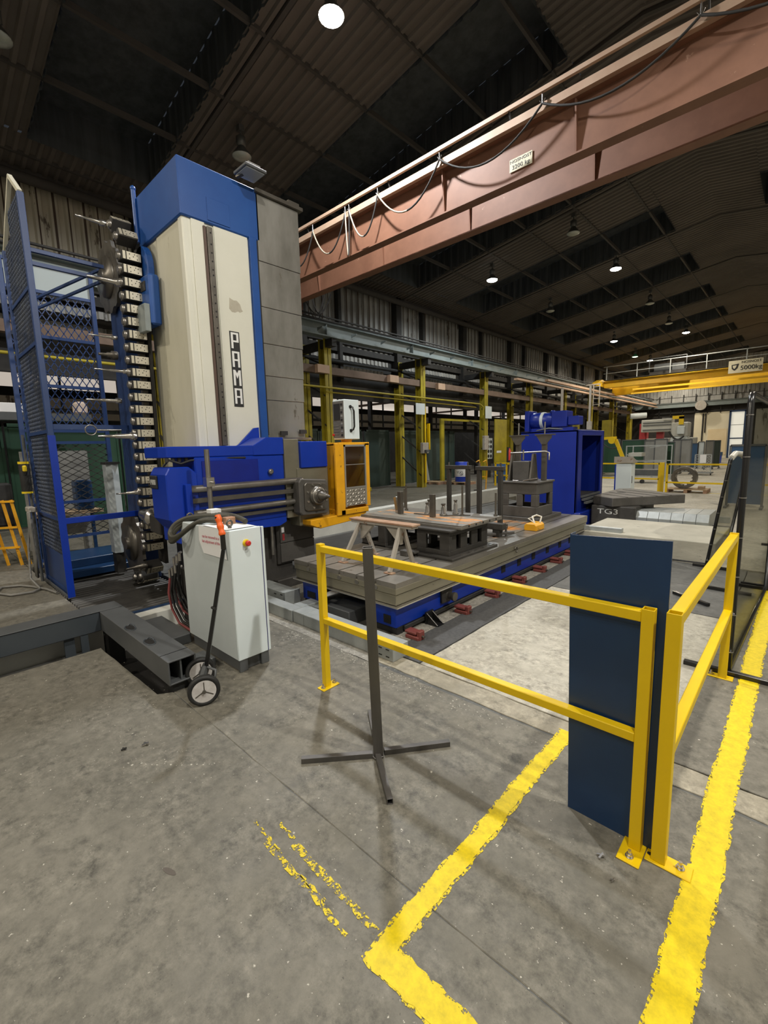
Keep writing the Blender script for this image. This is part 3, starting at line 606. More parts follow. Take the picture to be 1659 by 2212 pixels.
obj('drive_cable', G().tube([(-4.6, 1.76, 1.58), (-4.55, 1.8, 1.64), (-4.52, 1.9, 1.6), (-4.52, 2.0, 1.63), (-4.52, 2.2, 1.645), (-4.5, 2.6, 1.64)], .012), M_BLACK, hs)
obj('floodlight_bracket', G().beam((-4.85, 2.93, 4.72), (-4.72, 3.0, 4.76), .04, .015), M_STEELD, bm_)
fl = thing('floodlight', (-4.72, 3.03, 4.74), 'grey led floodlight on the top right edge of the blue column cap', 'floodlight')
obj('housing', G().box(-4.86, -4.6, 2.9, 3.16, 4.745, 4.775), M_GIRD, fl, bev=.005)
obj('glass', G().box(-4.84, -4.62, 2.92, 3.14, 4.735, 4.745), mat('flood_glass', (.3, .32, .33), rough=.2), fl)
g = G()
for k in range(7): g.box(-4.82 + k * .03, -4.81 + k * .03, 2.95, 3.1, 4.775, 4.81)
obj('cooling_fin', g, M_ALU, fl)
# operator cabin and control box
oc = thing('operator_cabin', (-4.5, 4.05, .86), 'orange yellow operator cabin with a framed glass door, right of the spindle', 'cabin')
obj('side_wall', G().prism([(-4.58, .9), (-4.3, .86), (-4.3, 1.78), (-4.58, 1.77)], 1, 3.8, 3.84), M_YOR, oc, bev=.004)
obj('front_post', G().box(-4.32, -4.28, 3.72, 3.86, .86, 1.78), M_YOR, oc, bev=.008)
obj('front_post', G().box(-4.9, -4.3, 4.25, 4.34, .93, 1.78), M_YOR, oc, bev=.008)
obj('roof_panel', G().box(-5.0, -4.3, 3.8, 4.34, 1.75, 1.79), M_YOR, oc, bev=.004)
obj('floor_panel', G().box(-4.95, -4.28, 3.78, 4.28, .86, .93), M_YOR, oc, bev=.008)
obj('back_wall', G().box(-5.0, -4.96, 3.8, 4.02, .93, 1.76), M_YOR, oc)
dr = obj('cabin_door', G().box(-4.3, -4.275, 3.86, 3.88, .96, 1.76).box(-4.3, -4.275, 4.225, 4.245, .96, 1.76).box(-4.3, -4.275, 3.86, 4.245, 1.735, 1.76).box(-4.3, -4.275, 3.88, 4.225, 1.2, 1.215).box(-4.298, -4.28, 3.88, 4.225, 1.5, 1.508), M_ALU, oc)
def glass_mat():
    m = bpy.data.materials.new('clear_pane'); m.use_nodes = True; nt = m.node_tree; N = nt.nodes; L = nt.links
    N.remove(N['Principled BSDF']); t = N.new('ShaderNodeBsdfTransparent'); t.inputs[0].default_value = (.72, .76, .74, 1); gl = N.new('ShaderNodeBsdfGlossy'); gl.inputs['Roughness'].default_value = .1
    mx = N.new('ShaderNodeMixShader'); mx.inputs[0].default_value = .1; L.new(t.outputs[0], mx.inputs[1]); L.new(gl.outputs[0], mx.inputs[2]); L.new(mx.outputs[0], N['Material Output'].inputs[0]); return m
M_GLASS = glass_mat()
obj('door_glass', G().box(-4.292, -4.286, 3.88, 4.225, 1.21, 1.74), M_GLASS, dr)
cp = obj('chequer_panel', G().box(-4.3, -4.28, 3.88, 4.225, .97, 1.2), M_RIVET, dr)
g = G()
for i in range(7):
    for j in range(5): s = 1 if (i + j) % 2 else -1; g.beam((-4.278, 3.9 + i * .05 - .01, .99 + j * .044 - s * .01), (-4.278, 3.9 + i * .05 + .01, .99 + j * .044 + s * .01), .01, .008, up=(1, 0, 0))
obj('tread_marks', g, M_STEELB, cp)
obj('cabin_mount', G().prism([(3.3, .8), (3.45, .74), (4.0, .77), (4.25, .84), (4.25, .88), (3.3, .86)], 0, -4.9, -4.3), M_YOR, oc, bev=.006)
cb = thing('control_box', (-4.4, 4.0, 1.82), 'white control box with a black handle standing on the orange cabin', 'control panel')
obj('enclosure', G().box(-4.52, -4.3, 3.91, 4.17, 1.83, 2.33), M_WHITE, cb, bev=.006)
fa = obj('front_face', G().box(-4.51, -4.31, 3.9, 3.912, 1.85, 2.31), M_PANELG, cb)
obj('screen', G().box(-4.49, -4.37, 3.895, 3.902, 2.07, 2.28), M_SCRN, fa, bev=.002)
for j in range(9): obj('key_row', G().box(-4.355, -4.325, 3.893, 3.901, 1.87 + j * .048, 1.895 + j * .048), M_ALU if j % 2 else M_SCRN, fa)
for j in range(4): obj('key_row', G().box(-4.49, -4.39, 3.895, 3.901, 1.89 + j * .035, 1.91 + j * .035), M_PANELG, fa)
obj('stop_button', G().cyl((-4.5, 3.9, 1.89), (-4.5, 3.88, 1.89), .014), M_RED, fa)
obj('handle', G().tube([(-4.295, 4.01, 2.24), (-4.26, 4.02, 2.23), (-4.255, 4.035, 2.18), (-4.255, 4.035, 1.99), (-4.26, 4.02, 1.95), (-4.295, 4.01, 1.94)], .012).cyl((-4.3, 4.01, 2.24), (-4.285, 4.01, 2.24), .02).cyl((-4.3, 4.01, 1.94), (-4.285, 4.01, 1.94), .02), M_BLACKG, cb)
obj('swivel_mount', G().cyl((-4.42, 4.04, 1.78), (-4.42, 4.04, 1.84), .07), M_YOR, cb)
# ================= TOOL MAGAZINE =================
tm = thing('tool_magazine', (-6.12, 2.1, 0), 'tall tool magazine with a vertical chain of pale tool holders, left of the column', 'tool magazine')
obj('mast', G().box(-6.83, -6.42, 2.08, 2.3, 0, 3.75), M_BLUEC, tm, bev=.01)
obj('back_plate', G().box(-6.2, -5.98, 2.2, 2.24, .3, 4.1), M_DARK, tm)
for zc in (3.85, .5):
    prof = []
    for k in range(48): r = .42 if k % 4 in (0, 1) else .385; a = k * math.pi / 24; prof.append((-6.62 + r * math.cos(a), zc + r * math.sin(a)))
    sprk = obj('sprocket', G().prism(prof, 1, 2.02, 2.06), M_STEELD, tm); obj('hub', G().lathe((-6.62, 2.02, zc), (0, -1, 0), [(0, .24), (.03, .24), (.035, .09), (.08, .08)], 20), M_STEELD, sprk)
obj('chain', G().box(-6.15, -6.07, 2.13, 2.19, .5, 3.95), M_STEELD, tm)
def pot(x, z, ang=0):
    ca, sa = math.cos(ang), math.sin(ang)
    g = G().box(-.075, .075, -.1, .1, -.048, .048)
    R = Matrix.Rotation(-ang, 4, 'Y'); T = Matrix.Translation((x, 2.08, z)); g.v = [tuple(T @ R @ V(p)) for p in g.v]
    b = obj('tool_holder', g, M_DARK, tm, bev=.006)
    g = G().box(.072, .082, -.05, .1, -.04, .044).box(.072, .082, -.09, -.062, -.04, .044); g.v = [tuple(T @ R @ V(p)) for p in g.v]; obj('pale_face', g, M_TOOLB, b)
    g = G()
    for (yy, z2) in ((-.02, .02), (.02, .0), (.06, .02), (.06, -.022), (-.02, -.022), (.035, .026)): g.cyl((.082, yy, z2), (.084, yy, z2), .006, n=6)
    g.v = [tuple(T @ R @ V(p)) for p in g.v]; obj('bolt_holes', g, M_HOLE, b, kind='stuff')
    g = G().lathe((0, -.1, 0), (0, -1, 0), [(0, .045), (.02, .045), (.022, .035), (.03, .033)], 14); g.v = [tuple(T @ R @ V(p)) for p in g.v]; obj('pot_ring', g, M_STEEL, b)
for k in range(25): pot(-6.03, .55 + k * .1415)
for k in range(1, 3): a = k * math.pi / 6; pot(-6.45 + .44 * math.cos(a), 3.93 + .46 * math.sin(a), a)
for k in range(1, 4): a = -k * math.pi / 6; pot(-6.45 + .42 * math.cos(a), .48 + .42 * math.sin(a), a)
for z, ln, r, x, m, nm in ((3.66, .34, .028, -6.05, M_STEELB, 0), (3.1, .3, .015, -6.35, M_STEELB, 1), (2.68, .36, .016, -6.05, M_STEELB, 2), (2.36, .38, .02, -6.4, M_STEELB, 3), (1.93, .4, .028, -6.0, M_STEELB, 4), (4.38, .3, .02, -6.4, M_STEELB, 5), (1.25, .26, .018, -6.03, M_STEELB, 6), (2.9, .2, .03, -6.4, M_STEELD, 7), (.32, .24, .02, -6.0, M_STEELD, 8)):
    y = 1.98
    obj('cutting_tool', G().lathe((x, y, z), (0, -1, 0), [(0, r * 1.7), (.06, r * 1.7), (.065, r * 1.1), (ln * .55, r), (ln * .56, r * .7), (ln, r * .5)], 12), m, tm)
obj('measuring_ring', G().tube(arc((-6.4, 1.62, 2.0), .06, 0, 6.28, 16, 0), .008, closed=True).cyl((-6.4, 1.68, 2.0), (-6.4, 1.95, 2.0), .012), M_STEEL, tm)
obj('changer_arm', G().lathe((-5.95, 1.98, .98), (1, -.05, .03), [(0, .03), (.05, .07), (.3, .07), (.32, .11), (.42, .11), (.44, .05), (.6, .04)], 20), M_STEELB, tm)
obj('changer_block', G().box(-5.5, -5.2, 1.88, 2.05, .85, 1.05), M_DARK, tm, bev=.01)
obj('drive_cover', G().prism([(-6.03 + .2 * math.cos(t * .2618), 3.85 + .26 * math.sin(t * .2618)) for t in range(0, 13)] + [(-6.23, 3.3), (-5.83, 3.3)], 1, 2.2, 2.28), M_BLUE2, tm, bev=.01)
obj('motor_mount', G().box(-6.08, -5.72, 2.16, 2.28, 3.2, 3.75), M_BLUE2, tm, bev=.02)
obj('junction_box', G().box(-6.0, -5.74, 2.1, 2.16, 3.12, 3.42), mat('grey_box_paint', (.2, .23, .23), (.26, .29, .28), rough=.5), tm, bev=.006)
obj('mount_window', G().box(-5.96, -5.82, 2.15, 2.16, 3.58, 3.68), M_DARK, tm)
tm.rotation_euler = (0, .045, 0)
# cage round the magazine
cg = thing('safety_cage', (-7.2, 1.24, 0), 'tall blue expanded metal safety cage around the tool magazine', 'cage')
obj('corner_post', G().box(-6.47, -6.41, 1.21, 1.27, 0, 4.55), M_BLUEC, cg, bev=.004, label='blue corner post painted brighter near the floor')
obj('corner_post', G().box(-7.66, -7.6, 1.21, 1.27, 0, 4.3), M_BLUEC, cg, bev=.004)
obj('lower_post_cover', G().box(-6.405, -6.395, 1.2, 1.275, 0, 1.95), M_BLUE, cg)
obj('gable_rail', G().beam((-6.43, 1.24, 4.55), (-6.83, 1.24, 4.86), .04, .04).beam((-6.83, 1.24, 4.86), (-7.63, 1.24, 4.3), .04, .04), M_CREAMD, cg)
for z in (.05, .95, 2.0, 3.0, 3.6): obj('side_rail', G().box(-7.62, -6.44, 1.225, 1.255, z - .02, z + .02), M_BLUEC, cg)
def mesh_panel(o, u, v, W, H, pu=.1, pv=.16, t=.012, mm=None): return obj('expanded_mesh', G().diag(o, u, v, W, H, pu, pv, t), mm or M_BLUEC, cg, kind='stuff')
mesh_panel((-7.6, 1.24, .07), (1, 0, 0), (0, 0, 1), 1.15, 4.25, .07, .1, .014, mat('dusty_dark_blue_mesh', (.018, .03, .065), (.07, .075, .078), scale=2.5, rough=.6))
mesh_panel((-7.2, 1.24, 4.3), (1, 0, 0), (0, 0, 1), .72, .3, .07, .1, .014, MATS['dusty_dark_blue_mesh'])
obj('kick_panel', G().box(-7.62, -6.45, 1.235, 1.245, 0, .5), M_BLUEC, cg)
XB = -8.55
for y in (1.3, 1.62, 2.42): obj('rear_post', G().box(XB - .03, XB + .03, y - .03, y + .03, 0, 4.55), M_BLUEC, cg, bev=.004)
for z in (.1, .42, .98, 1.92, 2.1, 2.78, 3.5, 4.15, 4.53): obj('rear_rail', G().box(XB - .02, XB + .02, 1.3, 2.42, z - .022, z + .022), M_BLUEC, cg)
for z0, z1 in ((2.12, 2.76), (2.8, 3.48), (3.52, 4.13)): mesh_panel((XB, 1.32, z0), (0, 1, 0), (0, 0, 1), 1.08, z1 - z0, .1, .16, .012)
mesh_panel((XB, 1.32, .44), (0, 1, 0), (0, 0, 1), 1.08, 1.45, .17, .1, .011, M_DARK)
obj('clear_pane', G().box(XB - .005, XB + .005, 1.34, 2.4, 4.17, 4.5), mat('dusty_pane', (.35, .4, .4), rough=.4), cg)
for z in (3.98, 3.84): obj('top_rail', G().box(-6.47, -6.43, 1.24, 2.2, z - .02, z + .02).beam((-6.44, 2.0, z), (-8.5, 1.6, z), .03, .03), M_BLUEC, cg)
obj('middle_rail', G().box(-6.46, -6.42, 1.25, 2.1, 2.02, 2.08), M_BLUEC, cg); obj('front_rail', G().box(-6.45, -6.4, 1.26, 2.12, .9, .97), M_BLUE, cg, bev=.004)
obj('floor_angle', G().box(-7.7, -6.4, 1.19, 1.21, 0, .03), M_GIRD, cg)
obj('step_platform', G().box(-8.5, -7.45, 1.35, 2.6, -.02, .08).box(-8.5, -7.7, 1.5, 2.6, .08, .2), M_NAVY, cg, bev=.006)
hc = thing('cable_duct', (-7.2, 2.1, 0), 'tall light grey duct standing behind the cage opening', 'duct')
obj('duct_body', G().prism([(-7.34, 1.97), (-7.18, 1.97), (-7.14, 2.04), (-7.18, 2.13), (-7.34, 2.13)], 2, .3, 1.58), M_WHITES, hc, bev=.004)
obj('duct_foot', G().box(-7.33, -7.18, 1.98, 2.1, 0, .3), M_DARK, hc); obj('duct_cap', G().box(-7.36, -7.13, 1.96, 2.14, 1.58, 1.61), M_DARK, hc)
# pit lamella cover
ps = thing('pit_cover', (-6.5, 1.8, -.08), 'dark floor cover of narrow steel slats in front of the cage', 'floor cover')
sb = G().box(-.018, .018, -.56, .62, -.006, .006); s0 = None
for k in range(35):
    x = -5.25 - k * .092
    t_ = random.uniform(-.004, .004); gg = G().prism([(x - .045, -.095), (x - .012, -.05 + t_), (x + .0, -.045 + t_), (x + .012, -.052 + t_), (x + .03, -.095)], 1, 1.23, 2.36)
    obj('slat', gg, M_SLAT, ps)
obj('support', G().box(-8.5, -5.15, 1.22, 2.37, -.4, -.16), M_PIT, ps)
obj('edge_bar', G().box(-5.2, -5.16, 1.35, 2.33, -.1, .02), M_NAVY, ps)
# ================= FOREGROUND =================
def bolt(g, x, y, z, r=.011, up=.03):
    g.cyl((x, y, z), (x, y, z + .004), r * 1.5, n=14); g.cyl((x, y, z + .004), (x, y, z + .014), r * 1.15, n=6); g.cyl((x, y, z + .014), (x, y, z + up), r * .6, n=8); return g
def base_plate(parent, cx, cy, lx, ly, bolts, rot=0):
    pl = obj('foot_plate', G().box(cx - lx / 2, cx + lx / 2, cy - ly / 2, cy + ly / 2, 0.0, .007), M_YEL, parent, bev=.002)
    for (bx, by) in bolts: obj('anchor_bolt', bolt(G(), bx, by, .007), M_STEELB, pl)
    return pl
fa_ = thing('guard_rail', (-1.4, 1.92, 0), 'yellow two bar guard rail running across behind the steel cross stand', 'guard rail', 'yellow guard rails')
for x in (-2.415, -.395):
    obj('post', G().hollow((x, 1.925, .007), (x, 1.925, 1.055), .045, .045, .004, up=(0, 1, 0)), M_YEL, fa_, bev=.0015)
obj('top_rail', G().box(-2.393, -.417, 1.903, 1.947, 1.0, 1.044), M_YEL, fa_, bev=.003); obj('mid_rail', G().box(-2.393, -.417, 1.903, 1.947, .485, .525), M_YEL, fa_, bev=.003)
obj('end_cap', G().box(-2.438, -2.392, 1.902, 1.948, 1.0, 1.056), M_YEL, fa_, bev=.002)
base_plate(fa_, -2.40, 1.93, .075, .15, ((-2.4, 1.88), (-2.4, 1.985)))
base_plate(fa_, -.4, 1.9, .085, .16, ((-.4, 1.855),))
fb_ = thing('guard_rail', (-.3, 2.9, 0), 'yellow two bar guard rail running away from the viewer beside the floor line', 'guard rail', 'yellow guard rails')
for y in (1.925, 3.86): obj('post', G().hollow((-.308, y, .007), (-.308, y, 1.06), .05, .05, .004, up=(0, 1, 0)), M_YEL, fb_, bev=.0015)
obj('top_rail', G().box(-.332, -.284, 1.95, 3.86, 1.01, 1.055), M_YEL, fb_, bev=.003); obj('mid_rail', G().box(-.332, -.284, 1.95, 3.86, .47, .515), M_YEL, fb_, bev=.003)
base_plate(fb_, -.274, 1.925, .16, .075, ((-.235, 1.93),)); obj('empty_hole', G().cyl((-.342, 1.925, .0072), (-.342, 1.925, .0078), .009), M_HOLE, fb_)
base_plate(fb_, -.32, 3.86, .15, .075, ((-.375, 3.86),))
pn = thing('navy_sheet', (-.52, 1.96, 0), 'tall dark navy sheet steel panel standing behind the corner of the yellow guard rail', 'panel')
obj('sheet', G().add([(-.69, 1.958, 0), (-.335, 1.95, 0), (-.335, 1.958, 0), (-.69, 1.966, 0), (-.722, 1.962, 1.305), (-.338, 1.962, 1.322), (-.338, 1.97, 1.322), (-.722, 1.97, 1.305)], [(0, 1, 2, 3), (4, 7, 6, 5), (0, 4, 5, 1), (1, 5, 6, 2), (2, 6, 7, 3), (3, 7, 4, 0)]), M_NAVY, pn)
obj('side_fold', G().box(-.722, -.718, 1.962, 2.02, 1.25, 1.31), M_NAVY, pn)
st = thing('cross_stand', (-1.615, 1.63, 0), 'grey square steel post on a four armed cross base, alone on the floor', 'stand')
obj('post', G().hollow((-1.615, 1.63, .0), (-1.64, 1.62, 1.19), .055, .055, .005, up=(.7, .7, 0)), M_RAW, st, bev=.0015)
for (a, b) in (((-1.63, 1.60), (-1.895, 1.31)), ((-1.6, 1.66), (-1.365, 1.96)), ((-1.6, 1.61), (-1.33, 1.412)), ((-1.64, 1.65), (-1.93, 1.88))):
    obj('foot_arm', G().hollow((*a, .0155), (*b, .0155), .03, .03, .003), M_RAW, st, bev=.001)
obj('weld_bead', G().tube([(-1.645, 1.6, .008), (-1.6, 1.59, .008), (-1.58, 1.63, .008)], .006), M_RAW, st)
# white cabinet
cab = thing('control_cabinet', (-3.5, 1.74, 0), 'white floor standing control cabinet with a red stop button on its front', 'cabinet')
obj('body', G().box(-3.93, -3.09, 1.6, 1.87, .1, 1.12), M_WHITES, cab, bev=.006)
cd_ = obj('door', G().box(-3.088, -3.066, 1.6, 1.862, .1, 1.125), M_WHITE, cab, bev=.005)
obj('door_strip', G().box(-3.09, -3.07, 1.866, 1.89, .1, 1.12), M_WHITE, cab, bev=.003); obj('door_seal', G().box(-3.085, -3.068, 1.862, 1.867, .1, 1.118), mat('violet_seal', (.04, .04, .16), rough=.5), cab)
obj('plinth', G().box(-3.9, -3.1, 1.62, 1.86, 0, .1), M_GIRD, cab, bev=.004); obj('plinth_corner', G().box(-3.1, -3.075, 1.61, 1.68, 0, .1).box(-3.1, -3.075, 1.8, 1.87, 0, .1), M_GIRD, cab, bev=.003)
sb_ = obj('stop_button_base', G().lathe((-3.066, 1.727, 1.015), (1, 0, 0), [(0, .028), (.008, .028), (.012, .022)], 20), M_YELG, cd_)
obj('stop_button', G().lathe((-3.054, 1.727, 1.015), (1, 0, 0), [(0, .012), (.015, .012), (.018, .022), (.03, .021), (.035, .014)], 20), M_RED, cd_)
obj('label_disc', G().cyl((-3.0655, 1.727, .955), (-3.0645, 1.727, .955), .018), M_WHITES, cd_)
for (x, y) in ((-3.17, 1.66), (-3.86, 1.66)):
    e = obj('lifting_eye', G().tube(arc((x, y, 1.165), .022, 0, 6.284, 18, 0), .008, closed=True).cyl((x, y, 1.12), (x, y, 1.145), .014), M_STEELD, cab)
pp = thing('paper_sheet', (-3.4, 1.62, 1.12), 'white paper sheets draped over the cabinet edge with red handwriting', 'paper')
obj('hanging_sheet', G().add([(-3.56, 1.595, 1.12), (-3.16, 1.595, 1.128), (-3.13, 1.592, 1.0), (-3.12, 1.592, .9), (-3.5, 1.592, .9), (-3.57, 1.594, 1.0)], [(0, 1, 2, 3, 4, 5)]), M_PAPER, pp)
obj('top_sheet', G().box(-3.5, -3.12, 1.6, 1.84, 1.125, 1.128), M_PAPER, pp)
text('can be removed to a', .034, M_TRED, (-3.36, 1.59, 1.045), (1, .0, .03), (0, 0, 1), pp, ext=.0003); text('last adjustment of the', .034, M_TRED, (-3.36, 1.59, 1.005), (1, 0, .03), (0, 0, 1), pp, ext=.0003)
tag(obj('copper_block', G().box(-3.4, -3.33, 1.72, 1.8, 1.128, 1.185), M_COPPER, bev=.004), 'small copper coloured block on top of the white cabinet', 'block')
tag(obj('paper_stack', G().box(-3.75, -3.66, 1.76, 1.85, 1.12, 1.22), M_PAPER, bev=.003), 'white box standing upright at the back of the cabinet top', 'box')
pts = []
hz = thing('hose_coil', (-3.7, 1.7, 1.13), 'olive hose coiled on the cabinet top and sagging over its left edge', 'hose')
for k, (o, r) in enumerate(((0, .021), (.035, .021), (-.03, .021))):
    p = [(-3.2, 1.82 + o * .4, 1.145), (-3.35, 1.86 - o, 1.17 + o * .3), (-3.6, 1.84 + o, 1.175), (-3.8, 1.72 + o, 1.165), (-3.9, 1.6, 1.13 - o * .5), (-3.98, 1.53, 1.03 - o), (-3.93, 1.5, .965 - o), (-3.82, 1.51, .99), (-3.72, 1.56, 1.07), (-3.62, 1.62, 1.15), (-3.5, 1.68, 1.165 + o * .2), (-3.3, 1.7 + o, 1.16)]
    q = []
    for i in range(len(p) - 1):
        for t in range(4): q.append(V(p[i]).lerp(V(p[i + 1]), t / 4))
    q = [sum((q[min(max(i + d, 0), len(q) - 1)] for d in range(-3, 4)), V((0, 0, 0))) / 7 for i in range(len(q))]
    obj('hose', G().tube(q, r, n=8), M_HOSEO, hz)
rod = thing('steel_rod_stand', (-4.16, 2.0, 0), 'slim steel rod standing behind the white cabinet with a small clamp', 'rod')
obj('rod', G().cyl((-4.16, 2.0, 0), (-4.16, 2.0, 1.735), .024, n=14), M_STEEL, rod); obj('clamp', G().box(-4.2, -4.12, 1.96, 2.04, 1.38, 1.47).cyl((-4.12, 2, 1.42), (-4.07, 2.01, 1.42), .01), M_STEELB, rod, bev=.003)
# hydraulic hoses left of cabinet
hh = thing('hydraulic_manifold', (-4.35, 1.75, 0), 'cluster of hydraulic fittings with red and black hoses left of the white cabinet', 'hydraulics')
obj('manifold', G().box(-4.32, -4.15, 1.72, 1.84, .1, .62), M_DARK, hh, bev=.01)
for k in range(7):
    x = -4.42 + (k % 3) * .07; y = 1.66 + (k // 3) * .05; z = .56 + (k * 37 % 17) * .012
    ft = obj('fitting', G().cyl((x, y, z - .05), (x, y, z + .03), .014, n=8).cyl((x, y, z + .03), (x + .04, y, z + .04), .011, n=8), M_STEELB, hh)
    m = M_RED if k in (0, 3) else M_BLACK
    if m is M_RED: m = mat('pink_red_hose', (.3, .07, .07), rough=.6)
    obj('hose', G().tube([(x, y, z - .04), (x - .02, y - .02, z - .2), (x + .0, y - .01, z - .36), (x + .12, y, z - .48), (x + .28, y + .04, z - .53)], .012), m, hh)
# girders
gd = thing('steel_girder', (-4.0, 1.21, .07), 'dark grey box girder with an open end and two lifting holes, lying toward the trolley', 'girder', 'grey box girders on the floor')
obj('girder_body', G().hollow((-4.9, 1.21, .165), (-3.15, 1.21, .165), .2, .18, .012), M_GIRD, gd, bev=.003)
obj('inner_web', G().box(-4.8, -3.17, 1.2, 1.212, .08, .25), M_GIRD, gd); obj('cover_seam', G().box(-3.29, -3.285, 1.11, 1.31, .2545, .257), M_BLACKG, gd)
for x in (-4.05, -3.62):
    h_ = obj('lifting_hole', G().prism([(x + .07 * math.cos(a * .314), 1.16 + .03 * math.sin(a * .314)) for a in range(20)], 2, .2555, .257), M_HOLE, gd)
    obj('hole_rim', G().tube([(x + .075 * math.cos(a * .314), 1.16 + .034 * math.sin(a * .314), .257 + (.012 if 5 < a < 9 else 0)) for a in range(20)], .005, closed=True, n=6), M_GIRD2, h_)
for xa in (-3.3, -4.8): obj('support_block', G().box(xa, xa + .1, 1.15, 1.28, -.3, .07), M_BLACK, gd)
gd2 = thing('steel_girder', (-4.82, -.4, .07), 'long dark blue grey girder crossing the left edge of the picture', 'girder', 'grey box girders on the floor')
obj('girder_body', G().box(-4.93, -4.72, -2.6, 1.11, .07, .255), M_GIRD2, gd2, bev=.006); obj('top_flange', G().box(-4.94, -4.71, -2.6, 1.3, .255, .262), M_GIRD, gd2, bev=.003)
obj('support_leg', G().box(-4.8, -4.77, .82, .9, -.21, .07), M_GIRD2, gd2); obj('support_leg', G().box(-4.76, -4.73, .94, 1.0, -.21, .07), M_GIRD2, gd2)
tag(obj('cover_plate', G().box(-4.62, -3.95, 1.4, 1.62, .0, .09), M_GIRD, bev=.006), 'flat grey cover plate lying between the girder and the white cabinet', 'plate')
tag(obj('cover_plate', G().box(-4.5, -3.6, 1.33, 1.395, .0, .05).box(-3.55, -3.35, 1.33, 1.55, 0, .07), M_GIRD, bev=.005), 'narrow grey step plate beside the open box girder', 'plate')
# wheeled handle
ax = V((.93, -.36, 0)).normalized(); w1 = V((-2.865, 1.225, .105)); w2 = w1 - ax * .3 + V((0, 0, 0))
tr = thing('hand_trolley', (-2.95, 1.28, 0), 'two wheeled puller with an orange grip leaning against the white cabinet', 'trolley')
for i, c in enumerate((w1, w2)):
    wo = obj('tyre', G().lathe(c - ax * .022, ax, [(0, .078), (0, .098), (.008, .105), (.036, .105), (.044, .098), (.044, .078), (0, .078)], 32, False), M_BLACK, tr)
    g = G().lathe(c - ax * .014, ax, [(0, .08), (.012, .079), (.02, .076), (.022, .079), (.034, .08), (.036, .0775)], 32); obj('rim', g, mat('scuffed_white_rim', (.62, .6, .58), (.4, .36, .34), scale=18, rough=.6), wo)
    g = G(); u = ax.cross(V((0, 0, 1))).normalized()
    for a in (1.57, 3.665, 5.76): g.beam(c + ax * .02, c + ax * .02 + (u * math.cos(a) + V((0, 0, 1)) * math.sin(a)) * .066, .006, .008)
    obj('spokes', g.cyl(c - ax * .02, c + ax * .035, .012, n=12), M_STEELD, wo)
obj('axle', G().cyl(w1, w2, .01), M_STEELD, tr)
pb, pt, gt = V((-2.99, 1.31, .2)), V((-2.872, 1.447, 1.15)), V((-2.925, 1.45, 1.28))
obj('pole', G().hollow(pb, pt - V((.0, 0, .11)), .026, .026, .003).hollow(pt - V((0, 0, .11)), pt, .026, .026, .003), M_BLACKG, tr, bev=.002)
g = G().lathe(pt - V((0, 0, .01)), gt - pt, [(0, .019)] + [(.01 + k * .012, .021 + .003 * math.cos(k * 1.4)) for k in range(11)] + [(.146, .019)], 16); obj('grip', g, M_ORG, tr)
obj('hang_hole', G().cyl(gt + V((.012, -.02, -.02)), gt + V((.014, -.0225, -.02)), .007), M_HOLE, tr)
obj('frame', G().beam(pb, w1 - ax * .12 + V((0, 0, .02)), .03, .04).tube([pb, pb + V((.1, .02, -.0)), pb + V((.12, .0, -.06)), w1 - ax * .1 + V((0, 0, .04))], .009).beam(pb + V((0, 0, .02)), w2 + ax * .05, .03, .03), M_GIRD, tr)
obj('pole_knob', G().cyl(pb.lerp(pt, .45) + V((-.02, 0, 0)), pb.lerp(pt, .45) + V((.03, 0, 0)), .01), M_BLACK, tr)
# cable trays
ct = thing('cable_tray', (-3.0, 2.58, 0), 'long galvanised cable tray on the floor in front of the machine bed', 'cable tray', 'galvanised cable trays on the floor')
obj('tray_body', G().box(-3.45, -2.28, 2.5, 2.69, 0, .12), M_GALV, ct, bev=.004); obj('corner_piece', G().box(-3.62, -3.455, 2.5, 2.69, 0, .12), M_GALV, ct, bev=.004)
g = G()
for (x, z) in ((-2.34, .09), (-2.34, .03), (-2.42, .09), (-2.42, .03)): g.box(x - .018, x + .018, 2.497, 2.5, z - .004, z + .004)
obj('slot_holes', g, M_HOLE, ct)
ct2 = thing('cable_tray', (-3.75, 2.6, 0), 'short galvanised tray branching behind the white cabinet toward the bed', 'cable tray', 'galvanised cable trays on the floor')
obj('tray_body', G().box(-4.4, -3.63, 2.49, 2.62, 0, .12).box(-3.78, -3.63, 2.62, 2.85, 0, .12), M_GALV, ct2, bev=.004); obj('tray_end', G().box(-3.62, -3.5, 2.74, 2.86, .0, .1), M_GALV, ct2, bev=.003)
ct3 = thing('cable_tray', (-4.15, 2.75, 0), 'highest galvanised tray with an open end beside the machine base', 'cable tray', 'galvanised cable trays on the floor')
obj('tray_body', G().box(-4.6, -4.02, 2.68, 2.86, .02, .17), M_GALV, ct3, bev=.004); obj('tray_lip', G().box(-4.02, -4.0, 2.67, 2.87, .0, .18), M_GALV, ct3)
g = G()
for (x, z) in ((-4.08, .14), (-4.2, .13), (-4.08, .06), (-4.2, .05)): g.box(x - .02, x + .02, 2.677, 2.68, z - .005, z + .005)
obj('slot_holes', g, M_HOLE, ct3)
ct4 = thing('cable_tray', (-3.2, 2.95, 0), 'dark grey duct box lying under the front edge of the bed', 'cable tray', 'galvanised cable trays on the floor')
obj('duct_box', G().box(-3.45, -3.1, 2.78, 3.1, 0, .14), M_GIRD, ct4, bev=.004); obj('duct_box', G().box(-3.65, -3.46, 2.85, 3.1, 0, .09), M_GALV, ct4, bev=.004)
